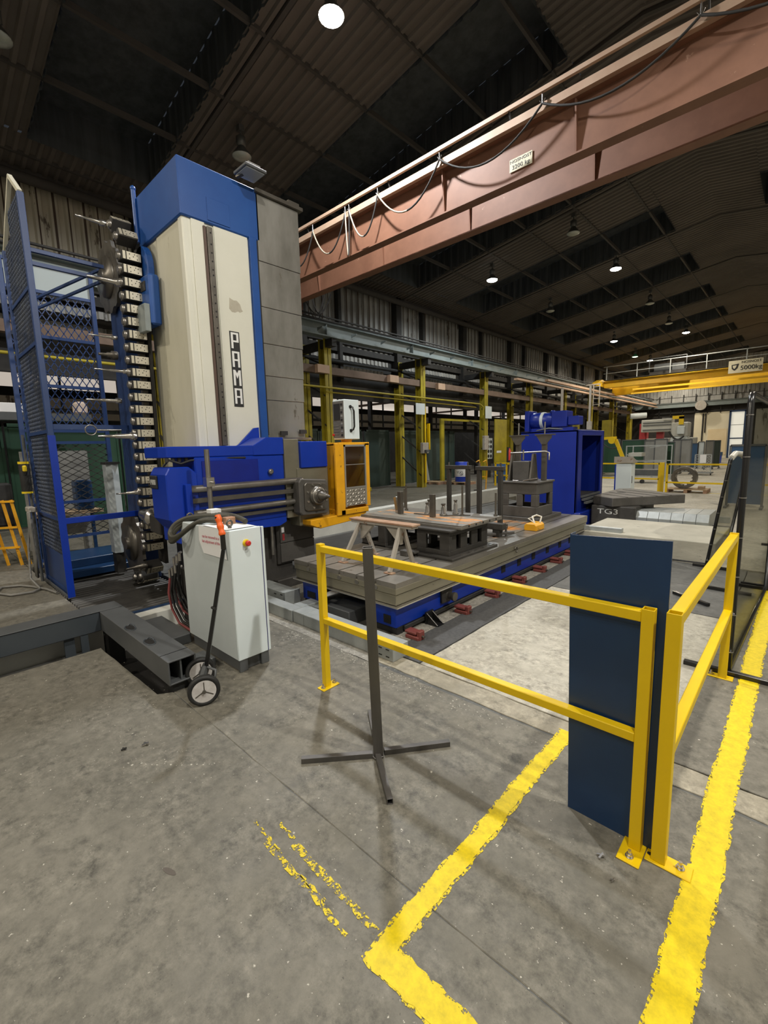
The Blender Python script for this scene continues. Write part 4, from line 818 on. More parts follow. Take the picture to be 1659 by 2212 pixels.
# ================= TABLE BED =================
tb = thing('machine_bed', (-3.3, 5.2, 0), 'long slotted steel machine table on a royal blue bed', 'machine bed')
gb_ = G().box(-2.66, -2.6, 2.94, 7.5, .07, .29).box(-3.98, -3.92, 2.94, 7.5, .07, .29).box(-2.98, -2.6, 2.9, 2.95, .07, .29).box(-3.98, -3.66, 2.9, 2.95, .07, .29).box(-3.98, -2.6, 7.45, 7.5, .07, .29).box(-3.98, -2.6, 2.94, 7.5, .25, .29)
obj('bed_casting', gb_, M_BLUE, tb, bev=.005); obj('bed_interior', G().box(-3.9, -2.7, 3.3, 7.4, .06, .25), M_PIT, tb)
obj('bed_foot', G().box(-2.97, -2.6, 2.92, 3.0, .0, .07).box(-2.72, -2.58, 3.0, 7.4, .03, .07).box(-3.98, -3.7, 2.92, 3.0, 0, .07), M_BLACK, tb, bev=.004)
g = G()
for y in (4.9, 5.32, 5.74, 6.2, 6.65, 7.05): obj('casting_window', G().box(-2.6, -2.596, y - .05, y + .05, .15, .24), M_HOLE, tb)
obj('casting_window', G().box(-2.75, -2.66, 2.896, 2.9, .1, .18), M_HOLE, tb); obj('casting_window', G().box(-3.9, -3.76, 2.896, 2.9, .1, .17), M_HOLE, tb)
sv = obj('drive_shaft', G().lathe((-2.6, 3.68, .19), (1, 0, 0), [(0, .08), (.01, .08), (.012, .04), (.09, .035), (.095, .045), (.12, .045)], 20), M_STEELD, tb); obj('shaft_flange', G().box(-2.6, -2.57, 3.58, 3.76, .12, .28), M_IRON, tb, bev=.006)
sl = obj('table_slab', G().box(-4.02, -2.53, 2.83, 7.6, .415, .475), M_TSIDE, tb, bev=.004)
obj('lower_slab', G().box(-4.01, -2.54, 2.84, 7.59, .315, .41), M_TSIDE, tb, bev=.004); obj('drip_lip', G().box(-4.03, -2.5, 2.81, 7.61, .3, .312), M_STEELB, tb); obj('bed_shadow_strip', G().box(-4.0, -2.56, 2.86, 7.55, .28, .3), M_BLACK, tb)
xs = [-4.02 + 1.49 * k / 6 for k in range(7)]
for k in range(6):
    for (ya, yb, rs) in ((2.83, 4.7, 0), (4.7, 6.5, 1), (6.5, 7.6, 0)): obj('table_strip', G().box(xs[k] + (.012 if k else 0), xs[k + 1] - (.012 if k < 5 else 0), ya, yb, .475, .52), M_TRUST if (k in (2, 3, 4) and rs) else M_TBL, tb)
for k in range(1, 6):
    obj('slot_mouth', G().prism([(xs[k] + .028 * math.cos(a * .5236), .448 + .02 * math.sin(a * .5236)) for a in range(12)], 1, 2.824, 2.83), M_STEEL, sl)
obj('side_hook', G().tube(arc((-2.51, 5.05, .42), .035, -1.2, 2.6, 10, 0), .01), M_STEELD, tb)
for i, (x, y) in enumerate(((-2.42, 2.98), (-2.43, 3.78), (-2.45, 4.42), (-2.46, 5.1), (-2.47, 5.72), (-2.48, 6.3), (-2.5, 6.85))):
    f = thing('levelling_foot', (x, y, 0), ('oxide red levelling foot nearest the grey cable tray', 'oxide red levelling foot just past the black angle bracket', 'oxide red levelling foot, third from the near bed corner', 'oxide red levelling foot, fourth from the near bed corner', 'oxide red levelling foot, fifth from the near bed corner', 'oxide red levelling foot, last one before the navy panel', 'oxide red levelling foot hidden at the far end of the bed')[i], 'levelling foot', 'red levelling feet along the bed')
    obj('wedge', G().box(x - .1, x + .05, y - .05, y + .05, .0, .035).box(x - .11, x + .02, y - .045, y + .045, .045, .07), M_REDF, f, bev=.006); obj('screw_block', G().box(x + .02, x + .06, y - .035, y + .035, .0, .085), M_REDF, f, bev=.006)
    obj('screw', G().cyl((x + .06, y, .035), (x + .085, y, .035), .012, n=8), M_STEELD, f)
for i, x in enumerate((-3.6, -3.75)):
    f = thing('levelling_foot', (x, 2.84, 0), ('oxide red foot under the front edge of the bed', 'oxide red foot at the front left of the bed')[i], 'levelling foot', 'red levelling feet along the bed'); obj('wedge', G().box(x - .06, x + .06, 2.88, 3.0, 0, .06), M_REDF, f, bev=.006)
ab = thing('angle_bracket', (-2.47, 3.3, 0), 'black angle bracket beside the red feet', 'bracket'); obj('bracket_plate', G().box(-2.56, -2.42, 3.3, 3.4, 0, .012).prism([(-2.56, .012), (-2.43, .012), (-2.56, .11)], 1, 3.3, 3.31).prism([(-2.56, .012), (-2.43, .012), (-2.56, .11)], 1, 3.39, 3.4).box(-2.57, -2.555, 3.29, 3.41, 0, .12), M_BLACKG, ab)
# window blocks
def frame_block(g, x0, x1, y0, y1, z0, z1, nx, ny, t=.035, rz=.1, pz=.06):
    for (ya, yb) in ((y0, y0 + t), (y1 - t, y1)):
        g.box(x0, x1, ya, yb, z0, z0 + rz); g.box(x0, x1, ya, yb, z1 - rz, z1)
        for k in range(nx + 1): c = x0 + pz / 2 + (x1 - x0 - pz) * k / nx; g.box(c - pz / 2, c + pz / 2, ya, yb, z0 + rz, z1 - rz)
    for (xa, xb) in ((x0, x0 + t), (x1 - t, x1)):
        g.box(xa, xb, y0 + t, y1 - t, z0, z0 + rz); g.box(xa, xb, y0 + t, y1 - t, z1 - rz, z1)
        for k in range(ny + 1): c = y0 + pz / 2 + (y1 - y0 - pz) * k / ny; g.box(xa, xb, max(c - pz / 2, y0 + t), min(c + pz / 2, y1 - t), z0 + rz, z1 - rz)
    return g
def clamp(parent, x, y, z, d=(-1, 0)):
    c = obj('clamp', G().box(x - .06, x + .04, y - .022, y + .022, z + .03, z + .055), M_IRON, parent, bev=.003); obj('clamp_bolt', G().cyl((x - .01, y, z), (x - .01, y, z + .1), .012, n=8).cyl((x - .01, y, z + .055), (x - .01, y, z + .075), .022, n=6), M_STEELD, c)
    obj('clamp_riser', G().box(x - .06, x - .03, y - .03, y + .03, z, z + .03), M_IRON, c); return c
b1 = thing('angle_block', (-2.88, 4.2, .52), 'dark cast iron block with windows under the right end of the upper plate', 'block')
obj('foot_flange', G().box(-3.16, -2.57, 3.76, 4.7, .521, .548), M_IRON, b1, bev=.004); obj('block_body', frame_block(G(), -3.1, -2.66, 3.84, 4.62, .548, .818, 1, 3, rz=.055, pz=.13), M_IRON, b1, bev=.004); obj('top_plate', G().box(-3.18, -2.6, 3.78, 4.68, .818, .838), M_IRON, b1, bev=.003)
obj('clamp_lug', G().box(-3.2, -3.1, 3.66, 3.74, .521, .58).box(-3.14, -3.02, 3.7, 3.78, .55, .575), M_IRONG, b1, bev=.004)
for k in range(5): obj('flange_nut', G().box(-2.62, -2.59, 3.98 + k * .15, 4.05 + k * .15, .548, .556), M_STEELB, b1)
b2 = thing('angle_block', (-3.8, 4.2, .52), 'dark cast iron block under the left end of the upper plate', 'block')
obj('block_body', frame_block(G(), -4.0, -3.6, 3.86, 4.6, .521, .818, 1, 2, rz=.05, pz=.12), M_IRON, b2, bev=.004); obj('top_plate', G().box(-4.02, -3.55, 3.84, 4.64, .818, .838), M_IRON, b2); obj('foot_flange', G().box(-4.01, -3.5, 3.86, 4.66, .5205, .535), M_IRON, b2)
up = thing('slotted_plate', (-3.29, 4.3, .84), 'slotted steel plate with rust coloured streaks lying on two iron blocks', 'plate')
ys = [3.885 + .86 * k / 6 for k in range(7)]
obj('plate_body', G().box(-4.04, -2.54, 3.885, 4.745, .8385, .866), M_TBL, up, bev=.003)
for k in range(6): obj('plate_strip', G().box(-4.04, -2.54, ys[k] + .006, ys[k + 1] - .006, .866, .882), M_TRUST2 if k in (1, 2, 3) else M_TBL, up, bev=.002)
for k in range(1, 6): obj('bolt_hole', G().cyl((-2.54, ys[k], .862), (-2.537, ys[k], .862), .012, n=10), M_HOLE, up)
b3 = thing('angle_block', (-3.23, 6.95, .52), 'grey square iron block with large windows near the blue hydraulic cabinet', 'block')
obj('foot_flange', G().box(-3.55, -2.9, 6.55, 7.45, .521, .57), M_IRONG, b3, bev=.004); obj('block_body', frame_block(G(), -3.53, -2.95, 6.6, 7.2, .57, 1.1, 2, 1, rz=.17, pz=.1), M_IRONG, b3, bev=.008); obj('top_plate', G().box(-3.55, -2.93, 6.58, 7.22, 1.1, 1.13), M_IRONG, b3, bev=.006)
fx = thing('clamping_fixture', (-3.3, 6.85, 1.13), 'iron clamping fixture with two gusset arms standing on the square block', 'fixture')
obj('fixture_body', G().box(-3.44, -3.16, 6.75, 6.95, 1.131, 1.44), M_IRONG, fx, bev=.006)
for x in (-3.49, -3.13): obj('gusset_arm', G().prism([(6.7, 1.131), (6.98, 1.131), (6.9, 1.56), (6.8, 1.56)], 0, x - .01, x + .02), M_STEELD, fx, bev=.003)
for x in (-3.46, -3.02):
    p = obj('upright', G().box(x - .035, x + .035, 6.96, 7.03, 1.131, 1.86), M_STEELD, fx, bev=.004); obj('threaded_rod', G().cyl((x, 6.99, 1.86), (x, 6.99, 2.05), .012, n=8), M_STEELB, p)
    obj('gusset', G().prism([(x - .12, 1.84), (x + .13, 1.84), (x + .13, 1.8), (x + .045, 1.7), (x - .03, 1.7)], 1, 6.94, 6.955).box(x - .14, x + .15, 6.93, 7.05, 1.84, 1.86), M_STEELD, p)
obj('cross_rod', G().tube([(-3.5, 6.8, 1.57), (-2.92, 6.8, 1.59), (-2.86, 6.8, 1.57), (-2.86, 6.8, 1.46)], .013), M_STEEL, fx); obj('handle_knob', G().cyl((-3.28, 6.8, 1.46), (-3.28, 6.8, 1.62), .014), M_STEELB, fx)
tag(obj('steel_strap_plate', G().beam((-3.2, 6.66, 1.14), (-2.97, 6.66, 1.185), .06, .014), M_STEELB, bev=.002), 'bright flat steel strip with holes on the square block top', 'steel strip')
tag(obj('steel_bar', G().box(-3.38, -3.28, 6.64, 6.68, 1.131, 1.145), M_STEELB, bev=.002), 'small bright steel offcut on the square block top', 'steel bar')
# portal frames
def portal(x0, x1, y, lab, zt=1.37):
    t = thing('portal_stand', ((x0 + x1) / 2, y, .52), lab, 'stand', 'black portal stands')
    for x in (x0, x1): obj('leg', G().box(x - .028, x + .028, y - .028, y + .028, .521, zt), M_IRON, t, bev=.003)
    obj('cross_bar', G().box(x0 - .05, x1 + .05, y - .032, y + .032, zt, zt + .055), M_IRON, t, bev=.003)
    for x in (x0, x1): obj('cap_nut', G().cyl((x, y, zt + .055), (x, y, zt + .1), .014, n=8), M_STEELD, t)
    obj('foot_bar', G().box(x0 - .06, x1 + .1, y - .03, y + .03, .6, .66), M_IRON, t, bev=.003)
portal(-3.88, -3.55, 5.6, 'black portal stand on the left, behind the jacks on the plate'); portal(-3.24, -2.92, 5.4, 'black portal stand on the right, in front of the square block')
tag(obj('black_channel', G().box(-3.95, -2.75, 5.15, 5.25, .62, .7).box(-3.9, -3.8, 5.16, 5.24, .521, .62).box(-2.9, -2.8, 5.16, 5.24, .521, .62), M_IRON, bev=.004), 'black channel bar lying behind the upper plate', 'bar')
# sawhorse
sw = thing('trestle', (-3.1, 3.28, .52), 'worn grey steel trestle with a timber top standing on the bed', 'trestle')
for (fx_, fy, tx) in ((-2.8, 3.05, -2.82), (-2.86, 3.47, -2.84), (-3.47, 3.06, -3.38), (-3.46, 3.53, -3.4)):
    ty = 3.24 if fy < 3.2 else 3.3
    obj('leg', G().beam((fx_, fy, .53), (tx, ty, .93), .045, .03, up=(1, 0, 0)), M_TRES, sw, bev=.003); obj('foot', G().box(fx_ - .05, fx_ + .05, fy - .03, fy + .03, .521, .532), M_RUSTW, sw)
for x, s_ in ((-2.83, -1), (-3.39, 1)): obj('gusset', G().prism([(x, .93), (x + s_ * .2, .93), (x + s_ * .02, .76), (x, .76)], 1, 3.25, 3.29), M_TRES, sw)
obj('top_beam', G().box(-3.5, -2.66, 3.22, 3.32, .93, .955), M_TRES, sw, bev=.003); obj('timber_top', G().box(-3.52, -2.64, 3.21, 3.33, .9555, .975), M_RUSTW, sw, bev=.003)
# small tools on plate and bed
def jack(x, y, z, h, lab, r=.03, m=None):
    t = thing('screw_jack', (x, y, z), lab, 'jack'); obj('jack_body', G().lathe((x, y, z), (0, 0, 1), [(0, r * 1.5), (.02, r * 1.5), (.022, r), (h * .75, r * .9), (h * .76, r * .6), (h, r * .6)], 16), m or M_STEELD, t); obj('jack_cap', G().cyl((x, y, z + h), (x, y, z + h + .015), r * .9), M_STEELD, t)
jack(-3.42, 4.5, .882, .15, 'left jack of the taller grey pair standing on the plate'); jack(-3.35, 4.36, .882, .13, 'short jack just in front of the left jack pair', .022)
jack(-3.12, 4.38, .882, .13, 'grey jack right of the square steel bar on the plate'); jack(-3.06, 4.55, .882, .16, 'rightmost grey jack on the plate', .025)
sqb = [((-3.66, 4.22), .28, 'square steel bar standing upright on the plate beside the white clamp'), ((-3.16, 4.22), .27, 'square steel bar standing upright between the two jack pairs')]
for (x, y), h, lab in sqb: tag(obj('steel_bar', G().box(x - .028, x + .028, y - .028, y + .028, .882, .882 + h), M_STEELD, bev=.003), lab, 'steel bar')
for (x, y, h, lab) in ((-4.0, 4.7, .26, 'thin threaded rod standing at the back left corner of the plate'), (-3.8, 4.5, .34, 'thin dark rod standing left of the square steel bar'), (-2.6, 4.7, .27, 'thin steel rod standing at the back right corner of the plate'), (-2.93, 4.5, .36, 'tall dark rod standing on the right part of the plate')):
    t = thing('steel_rod', (x, y, .882), lab, 'rod'); obj('rod', G().cyl((x, y, .882), (x, y, .882 + h), .012, n=10), M_STEELD, t); obj('nut', G().cyl((x, y, .882), (x, y, .9), .024, n=6), M_STEELD, t)
tag(obj('white_clamp', G().beam((-3.74, 4.25, .91), (-3.79, 4.27, 1.08), .05, .03, up=(0, 1, 0)).box(-3.76, -3.71, 4.23, 4.28, .882, .92), M_STEELB, bev=.004), 'bright angled clamp on the plate beside the left square bar', 'clamp')
tag(obj('steel_bar', G().beam((-3.5, 4.3, .888), (-3.25, 4.3, .888), .03, .012).beam((-3.1, 4.35, .888), (-2.85, 4.55, .888), .03, .012), M_STEELD), 'flat clamp bars lying under the jacks on the plate', 'bar')
mg = thing('lifting_magnet', (-2.7, 5.95, .52), 'orange yellow lifting block with a white sling on the bed', 'lifting block')
obj('magnet_body', G().prism([(-2.78, .521), (-2.6, .521), (-2.6, .59), (-2.63, .62), (-2.75, .62), (-2.78, .59)], 1, 5.82, 6.08), M_YOR, mg, bev=.006)
obj('sling', G().tube([(-2.66, 5.9, .61), (-2.68, 5.9, .66), (-2.72, 5.95, .7), (-2.68, 6.0, .72), (-2.62, 6.02, .7), (-2.63, 6.0, .62)], .012).tube([(-2.7, 5.95, .62), (-2.78, 5.95, .67), (-2.72, 6.0, .69)], .01), M_STRAP, mg)
ba = thing('bed_clamp', (-2.85, 5.3, .52), 'dark clamp bar on the rusty part of the bed beside the upper plate', 'clamp'); obj('clamp_bar', G().beam((-2.98, 5.0, .56), (-2.72, 5.4, .56), .05, .035), M_IRONG, ba, bev=.004); obj('stud', G().cyl((-2.78, 5.3, .521), (-2.78, 5.3, .65), .014), M_STEELD, ba)
for i, (x, y, m) in enumerate(((-3.62, 5.18, M_STEELB), (-3.46, 5.17, M_TOOLB), (-3.3, 5.18, M_STEELB), (-3.8, 5.17, M_IRON), (-3.1, 5.18, M_STEELD))):
    tag(obj('loose_tool', G().beam((x, y, .716), (x + .12, y + .03, .716), .03, .02).cyl((x, y, .7), (x, y, .735), .025, n=8), m, bev=.002), ('bright spanner on the black channel bar', 'pale gloved tool beside the bright spanner', 'white tool right of the bright spanner', 'dark hand tool left of the bright spanner', 'grey hand tool at the right end of the channel bar')[i], 'hand tool')
# ================= NEAR BRIDGE CRANE =================
cr = thing('bridge_crane', (-2.1, 7.7, 5.8), 'red brown double girder bridge crane spanning overhead with looping cables', 'overhead crane')
XL, XR = -11.9, 7.3
for (y, sgn, zt) in ((7.2, -1, 6.52), (8.13, -1, 6.5)):
    gi = obj('girder_web', G().box(XL, XR, y - .01, y + .01, 5.82, zt), M_BROWN, cr)
    obj('bottom_flange', G().box(XL, XR, y - .1, y + .1, 5.795, 5.82), M_BROWN, gi); obj('top_flange', G().box(XL, XR, y - .1, y + .1, zt, zt + .02), M_BROWN, gi)
    for k in range(9):
        x = -9.64 + 2.3 * k - (0 if y < 8 else .05)
        obj('stiffener', G().prism([(y - .01, 5.82), (y - .035, 5.82), (y - .1, zt), (y - .01, zt)], 0, x - .012, x + .012), M_BROWN, gi)
obj('cream_channel', G().box(XL, XR, 7.02, 7.1, 6.53, 6.64), M_BROWND, cr); obj('crab_rail', G().box(XL, XR, 7.16, 7.24, 6.54, 6.6).box(XL, XR, 8.1, 8.16, 6.52, 6.58), M_DARK, cr)
obj('cable_rail', G().box(XL, XR, 6.95, 7.0, 6.74, 6.8), M_BROWND, cr)
g = G()
for k in range(8): x = -11.2 + 2.5 * k; g.beam((x, 6.98, 6.76), (x, 7.08, 6.55), .03, .02, up=(1, 0, 0))
obj('rail_hanger', g, M_DARK, cr, kind='stuff')
obj('end_carriage', G().box(-11.8, -11.45, 6.5, 8.9, 5.82, 6.15), M_BROWN, cr, bev=.01)
hp = [(-9.6, 6.6), (-8.5, 6.58), (-7.42, 6.6), (-7.3, 6.6), (-6.48, 6.6), (-5.0, 6.62), (-3.17, 6.6), (-1.27, 6.6), (.8, 6.6)]
sags = [.6, .62, .85, .62, .55, .42, .32, .3]
fs = obj('cable_hooks', G(), M_STEEL, cr) if False else None
for k in range(len(hp) - 1):
    (xa, za), (xb, zb) = hp[k], hp[k + 1]
    ph = hang((xa, 6.98, za), (xb, 6.98, zb), sags[k], 14)
    obj('festoon_cable', G().tube(ph[:8], .016, n=6), M_CABLEW if k in (1, 2, 3, 4) else M_DARK, cr); obj('festoon_cable', G().tube(ph[7:], .016, n=6), M_DARK, cr)
    obj('cable_hook', G().cyl((xa, 6.98, za), (xa, 6.98, 6.75), .012, n=6).tube([(xa - .04, 6.98, za + .05), (xa, 6.98, za - .02), (xa + .04, 6.98, za + .05)], .006, n=5), M_STEELB, cr)
sg = obj('capacity_sign', G().box(-3.78, -3.4, 7.172, 7.178, 5.985, 6.17), M_SIGN, cr, bev=.002)
text('NOSNOST', .062, M_TBLACK, (-3.59, 7.17, 6.125), (1, 0, 0), (0, 0, 1), sg, sx=1.25); text('3200 kg', .085, M_TBLACK, (-3.59, 7.17, 6.04), (1, 0, 0), (0, 0, 1), sg, sx=1.1)
tag(obj('hanging_cable_bundle', G().tube(hang((-11.2, 8.6, 6.5), (-11.2, 9.8, 6.5), .7), .02).tube(hang((-11.25, 8.8, 6.5), (-11.2, 9.6, 6.5), .85), .015).tube(hang((-11.2, 9.0, 6.5), (-11.2, 9.5, 6.4), .6), .02), M_DARK), 'bundle of cables hanging below the left end of the brown crane', 'cables')
# ================= FAR YELLOW CRANE =================
fc = thing('bridge_crane', (-3, 37, 5.7), 'yellow bridge crane with a railed walkway at the far end of the hall', 'overhead crane')
obj('girder', G().box(-11.3, 7.2, 36.45, 36.85, 5.72, 6.2), M_YCR, fc, bev=.02); obj('girder', G().box(-11.3, 7.2, 38.4, 38.8, 5.3, 5.9), M_YCR, fc, bev=.02)
obj('lower_beam', G().box(-9.3, 7.2, 36.2, 36.3, 5.35, 5.47), M_YCR, fc); obj('lower_beam', G().box(-9.3, 7.2, 35.9, 36.0, 5.05, 5.15), M_YCR, fc)
obj('end_carriage', G().prism([(35.0, 5.8), (35.0, 6.0), (36, 6.3), (39.5, 6.3), (40.5, 6.0), (40.5, 5.8)], 0, -11.7, -11.3), M_YCR, fc)
obj('walkway', G().box(-11.2, 7.2, 35.9, 36.4, 6.2, 6.23), M_DARK, fc)
g = G()
for k in range(10): g.beam((-11 + 2 * k, 35.95, 6.22), (-11 + 2 * k, 35.95, 7.15), .05, .05)
g.beam((-11.2, 35.95, 7.15), (7.2, 35.95, 7.15), .05, .05).beam((-11.2, 35.95, 6.68), (7.2, 35.95, 6.68), .035, .035)
obj('handrail', g, M_GALV, fc, kind='stuff')
hs2 = obj('trolley', G().box(-8.4, -6.2, 36.6, 38.6, 6.25, 6.5), M_DARK, fc, bev=.02)
obj('hoist_drum', G().cyl((-8.2, 37.3, 6.8), (-7.2, 37.3, 6.8), .3).box(-7.1, -6.4, 37, 37.6, 6.5, 7.0), M_GIRD, hs2); obj('trolley_frame', G().beam((-8.4, 36.6, 7.4), (-6.2, 36.6, 7.4), .05, .05).beam((-8.4, 36.6, 6.5), (-8.4, 36.6, 7.4), .05, .05).beam((-6.2, 36.6, 6.5), (-6.2, 36.6, 7.4), .05, .05), M_GIRD, hs2)
s5 = obj('capacity_sign', G().box(-3.85, -2.2, 35.84, 35.88, 5.75, 6.5), M_SIGN, fc)
text('NOSNOST', .2, M_TBLACK, (-2.75, 35.83, 6.36), (1, 0, 0), (0, 0, 1), s5); text('5000kg', .36, M_TBLACK, (-2.75, 35.83, 6.02), (1, 0, 0), (0, 0, 1), s5)
obj('sign_mark', G().prism([(-3.7, 6.25), (-3.35, 6.3), (-3.4, 6.05), (-3.55, 5.9), (-3.68, 6.02)], 1, 35.83, 35.84), M_TBLACK, s5); obj('sign_mark', G().prism([(-3.64, 6.2), (-3.45, 6.22), (-3.47, 6.1), (-3.55, 6.0), (-3.62, 6.08)], 1, 35.825, 35.83), M_SIGN, s5)
lad = thing('access_ladder', (-11.1, 33, 5), 'pale access ladder hanging at the end of the crane runway', 'ladder')
g = G().beam((-10.9, 33, 4.2), (-10.9, 33, 5.7), .05, .05).beam((-10.5, 33, 4.2), (-10.5, 33, 5.7), .05, .05); obj('ladder_rail', g, M_TRES, lad, kind='stuff'); obj('ladder_hook', G().box(-11.6, -10.5, 32.97, 33.03, 5.62, 5.7), M_TRES, lad)
for k in range(4): obj('rung', G().beam((-10.9, 33, 4.3 + .4 * k), (-10.5, 33, 4.3 + .4 * k), .035, .035), M_TRES, lad)
tag(obj('round_duct_end', G().cyl((-7.45, 51.9, 4.95), (-7.45, 52.195, 4.95), .45, n=24), M_TRES), 'pale round duct end high on the far wall', 'duct')
# ================= HYDRAULIC CABINET =================
M_BLUEH = mat('royal_blue_dimmed', (.003, .016, .2), (.004, .02, .24), scale=2, rough=.36)  # royal blue darkened in the colour itself, for the dimmer light on this cabinet
hcb = thing('hydraulic_cabinet', (-3.9, 10, 0), 'large royal blue cabinet with an open doorway and a blue motor on its top', 'machine cabinet')
g = G().box(-4.55, -3.33, 9.3, 9.34, .05, 1.97).box(-4.55, -4.5, 9.34, 10.9, .05, 1.97).box(-4.55, -3.33, 10.86, 10.9, .05, 1.97).box(-4.55, -3.33, 9.3, 10.9, 1.93, 1.97)
g.box(-3.37, -3.33, 9.3, 9.55, .05, 1.95).box(-3.37, -3.33, 10.75, 10.9, .05, 1.95).box(-3.37, -3.33, 9.55, 10.75, 1.86, 1.95).box(-3.37, -3.33, 9.55, 10.75, .05, .62)
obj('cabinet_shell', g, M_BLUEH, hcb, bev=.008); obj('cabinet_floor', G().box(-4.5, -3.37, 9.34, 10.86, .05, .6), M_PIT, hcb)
for k in range(3): obj('step', G().box(-3.36 + .05 * k, -3.3 + .05 * k, 9.55, 10.7, .58 - .06 * k, .62 - .06 * k), M_GIRD, hcb)
obj('access_slot', G().box(-3.328, -3.325, 9.9, 10.2, .12, .36), M_HOLE, hcb)
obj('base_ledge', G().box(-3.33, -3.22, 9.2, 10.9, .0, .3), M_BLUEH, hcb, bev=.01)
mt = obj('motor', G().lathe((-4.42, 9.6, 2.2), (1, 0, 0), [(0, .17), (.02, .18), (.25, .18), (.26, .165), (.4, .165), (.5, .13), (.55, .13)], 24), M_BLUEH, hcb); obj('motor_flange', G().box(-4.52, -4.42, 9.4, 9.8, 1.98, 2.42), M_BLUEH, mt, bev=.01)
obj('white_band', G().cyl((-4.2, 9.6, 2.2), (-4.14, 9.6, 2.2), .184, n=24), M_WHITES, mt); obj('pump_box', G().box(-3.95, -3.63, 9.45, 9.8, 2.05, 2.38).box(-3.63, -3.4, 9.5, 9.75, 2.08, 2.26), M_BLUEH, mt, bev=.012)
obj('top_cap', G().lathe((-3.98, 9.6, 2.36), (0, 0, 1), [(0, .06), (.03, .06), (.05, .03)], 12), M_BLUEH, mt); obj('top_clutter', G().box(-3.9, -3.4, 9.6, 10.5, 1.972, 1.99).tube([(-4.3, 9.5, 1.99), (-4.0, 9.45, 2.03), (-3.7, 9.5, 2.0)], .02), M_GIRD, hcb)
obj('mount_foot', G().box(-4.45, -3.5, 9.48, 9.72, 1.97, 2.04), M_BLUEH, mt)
obj('side_box', G().box(-3.3, -3.22, 10.92, 11.05, .25, .55), M_GALV, hcb); obj('side_cable', G().tube([(-3.25, 10.95, .25), (-3.22, 10.8, .1), (-3.1, 10.4, .02), (-3.05, 10.0, .02)], .02), M_WHITES, hcb)
tag(obj('white_edge_strip', G().box(-3.95, -3.2, 7.62, 7.66, .0, .5), M_WHITE), 'narrow white strip at the far end of the machine bed', 'strip')
tag(obj('channel_bar', G().box(-2.62, -1.98, 7.5, 7.6, .3, .37), M_GALV, bev=.004), 'grey metal channel lying on the concrete block', 'bar')
# turntable machine
tt = thing('rotary_table', (-2.9, 10.8, 0), 'dark square rotary table standing turned on its base behind the concrete block', 'rotary table')
tb2 = obj('table_plate', G().prism([(-2.73, 9.61), (-1.72, 10.97), (-3.0, 11.9), (-3.2, 11.7), (-3.2, 9.93)], 2, .42, .6), M_IRONG, tt, bev=.012)
for k in range(1, 5):
    a = V((-2.73, 9.61, .602)).lerp(V((-1.72, 10.97, .602)), k / 5); b = V((-3.18, 9.95, .602)).lerp(V((-3.0, 11.85, .602)), k / 5); obj('table_slot', G().beam(a, b, .03, .004), M_HOLE, tb2)
obj('centre_hole', G().cyl((-2.9, 10.83, .6), (-2.9, 10.83, .604), .09), M_HOLE, tb2)
bs = obj('table_base', G().box(-3.18, -2.35, 9.75, 11.3, 0, .42), M_IRON, tt, bev=.02); text('TG3', .15, M_TGREY, (-2.85, 9.745, .3), (1, 0, 0), (0, 0, 1), bs, sx=1.5)
for k in range(6): x = -2.35 + k * .2; d = .012 * k; obj('cover_segment', G().prism([(9.85 - d, .1), (9.82 - d, .22), (9.9 - d, .34 + d * .3), (10.6 + d, .34 + d * .3), (10.66 + d, .1)], 0, x, x + .195), M_GALV, tt, bev=.004)
obj('blue_bed', G().box(-2.6, -1.5, 9.75, 10.7, 0, .1), M_BLUE2, tt); obj('pit_edge', G().box(-1.5, -.9, 9.75, 10.7, -.02, .05), M_BLACK, tt)
tag(obj('low_kerb', G().box(-2.0, -1.0, 11.4, 11.5, 0, .12), M_GALV), 'low grey kerb strip behind the covered slide', 'kerb')
tag(obj('angle_offcut', G().beam((-2.95, 9.2, .03), (-2.4, 9.45, .03), .06, .05), M_TRES), 'grey angle offcut in front of the rotary table base', 'bar')
# white console
wc2 = thing('control_console', (-3.68, 14, 0), 'small white console with a sloping dark top behind the rotary table', 'console')
obj('console_body', G().box(-3.9, -3.5, 13.9, 14.3, 0, 1.1), M_WHITE, wc2, bev=.01); obj('sloping_top', G().prism([(13.86, 1.12), (13.86, 1.3), (14.34, 1.14), (14.34, 1.12)], 0, -3.94, -3.46), M_TRES, wc2); obj('console_handle', G().box(-3.5, -3.49, 14.0, 14.02, .55, .75), M_BLACK, wc2); obj('violet_edge', G().box(-3.92, -3.89, 13.88, 13.92, 0, 1.08), M_BLUE, wc2)
# far guard rails
fr = thing('guard_rail', (-5, 17.3, 0), 'distant yellow guard rail crossing the hall behind the white console', 'guard rail', 'yellow guard rails')
for x in (-9.6, -6.6, -3.5): obj('post', G().box(x - .03, x + .03, 17.27, 17.33, 0, .98), M_YEL, fr)
obj('wide_post', G().box(-3.5, -3.36, 17.26, 17.34, 0, 1.0), M_YEL, fr); obj('top_rail', G().box(-9.6, -3.4, 17.27, 17.32, .93, .98), M_YEL, fr); obj('mid_rail', G().box(-9.6, -3.4, 17.27, 17.32, .42, .47), M_YEL, fr)
fr2 = thing('guard_rail', (-2, 16.9, 0), 'distant yellow guard rail in front of the large steel ring', 'guard rail', 'yellow guard rails')
for x in (-3.2, .6): obj('post', G().box(x - .03, x + .03, 16.87, 16.93, 0, .98), M_YEL, fr2)
obj('top_rail', G().box(-3.2, .6, 16.87, 16.92, .93, .98), M_YEL, fr2); obj('mid_rail', G().box(-3.2, .6, 16.87, 16.92, .35, .4), M_YEL, fr2)
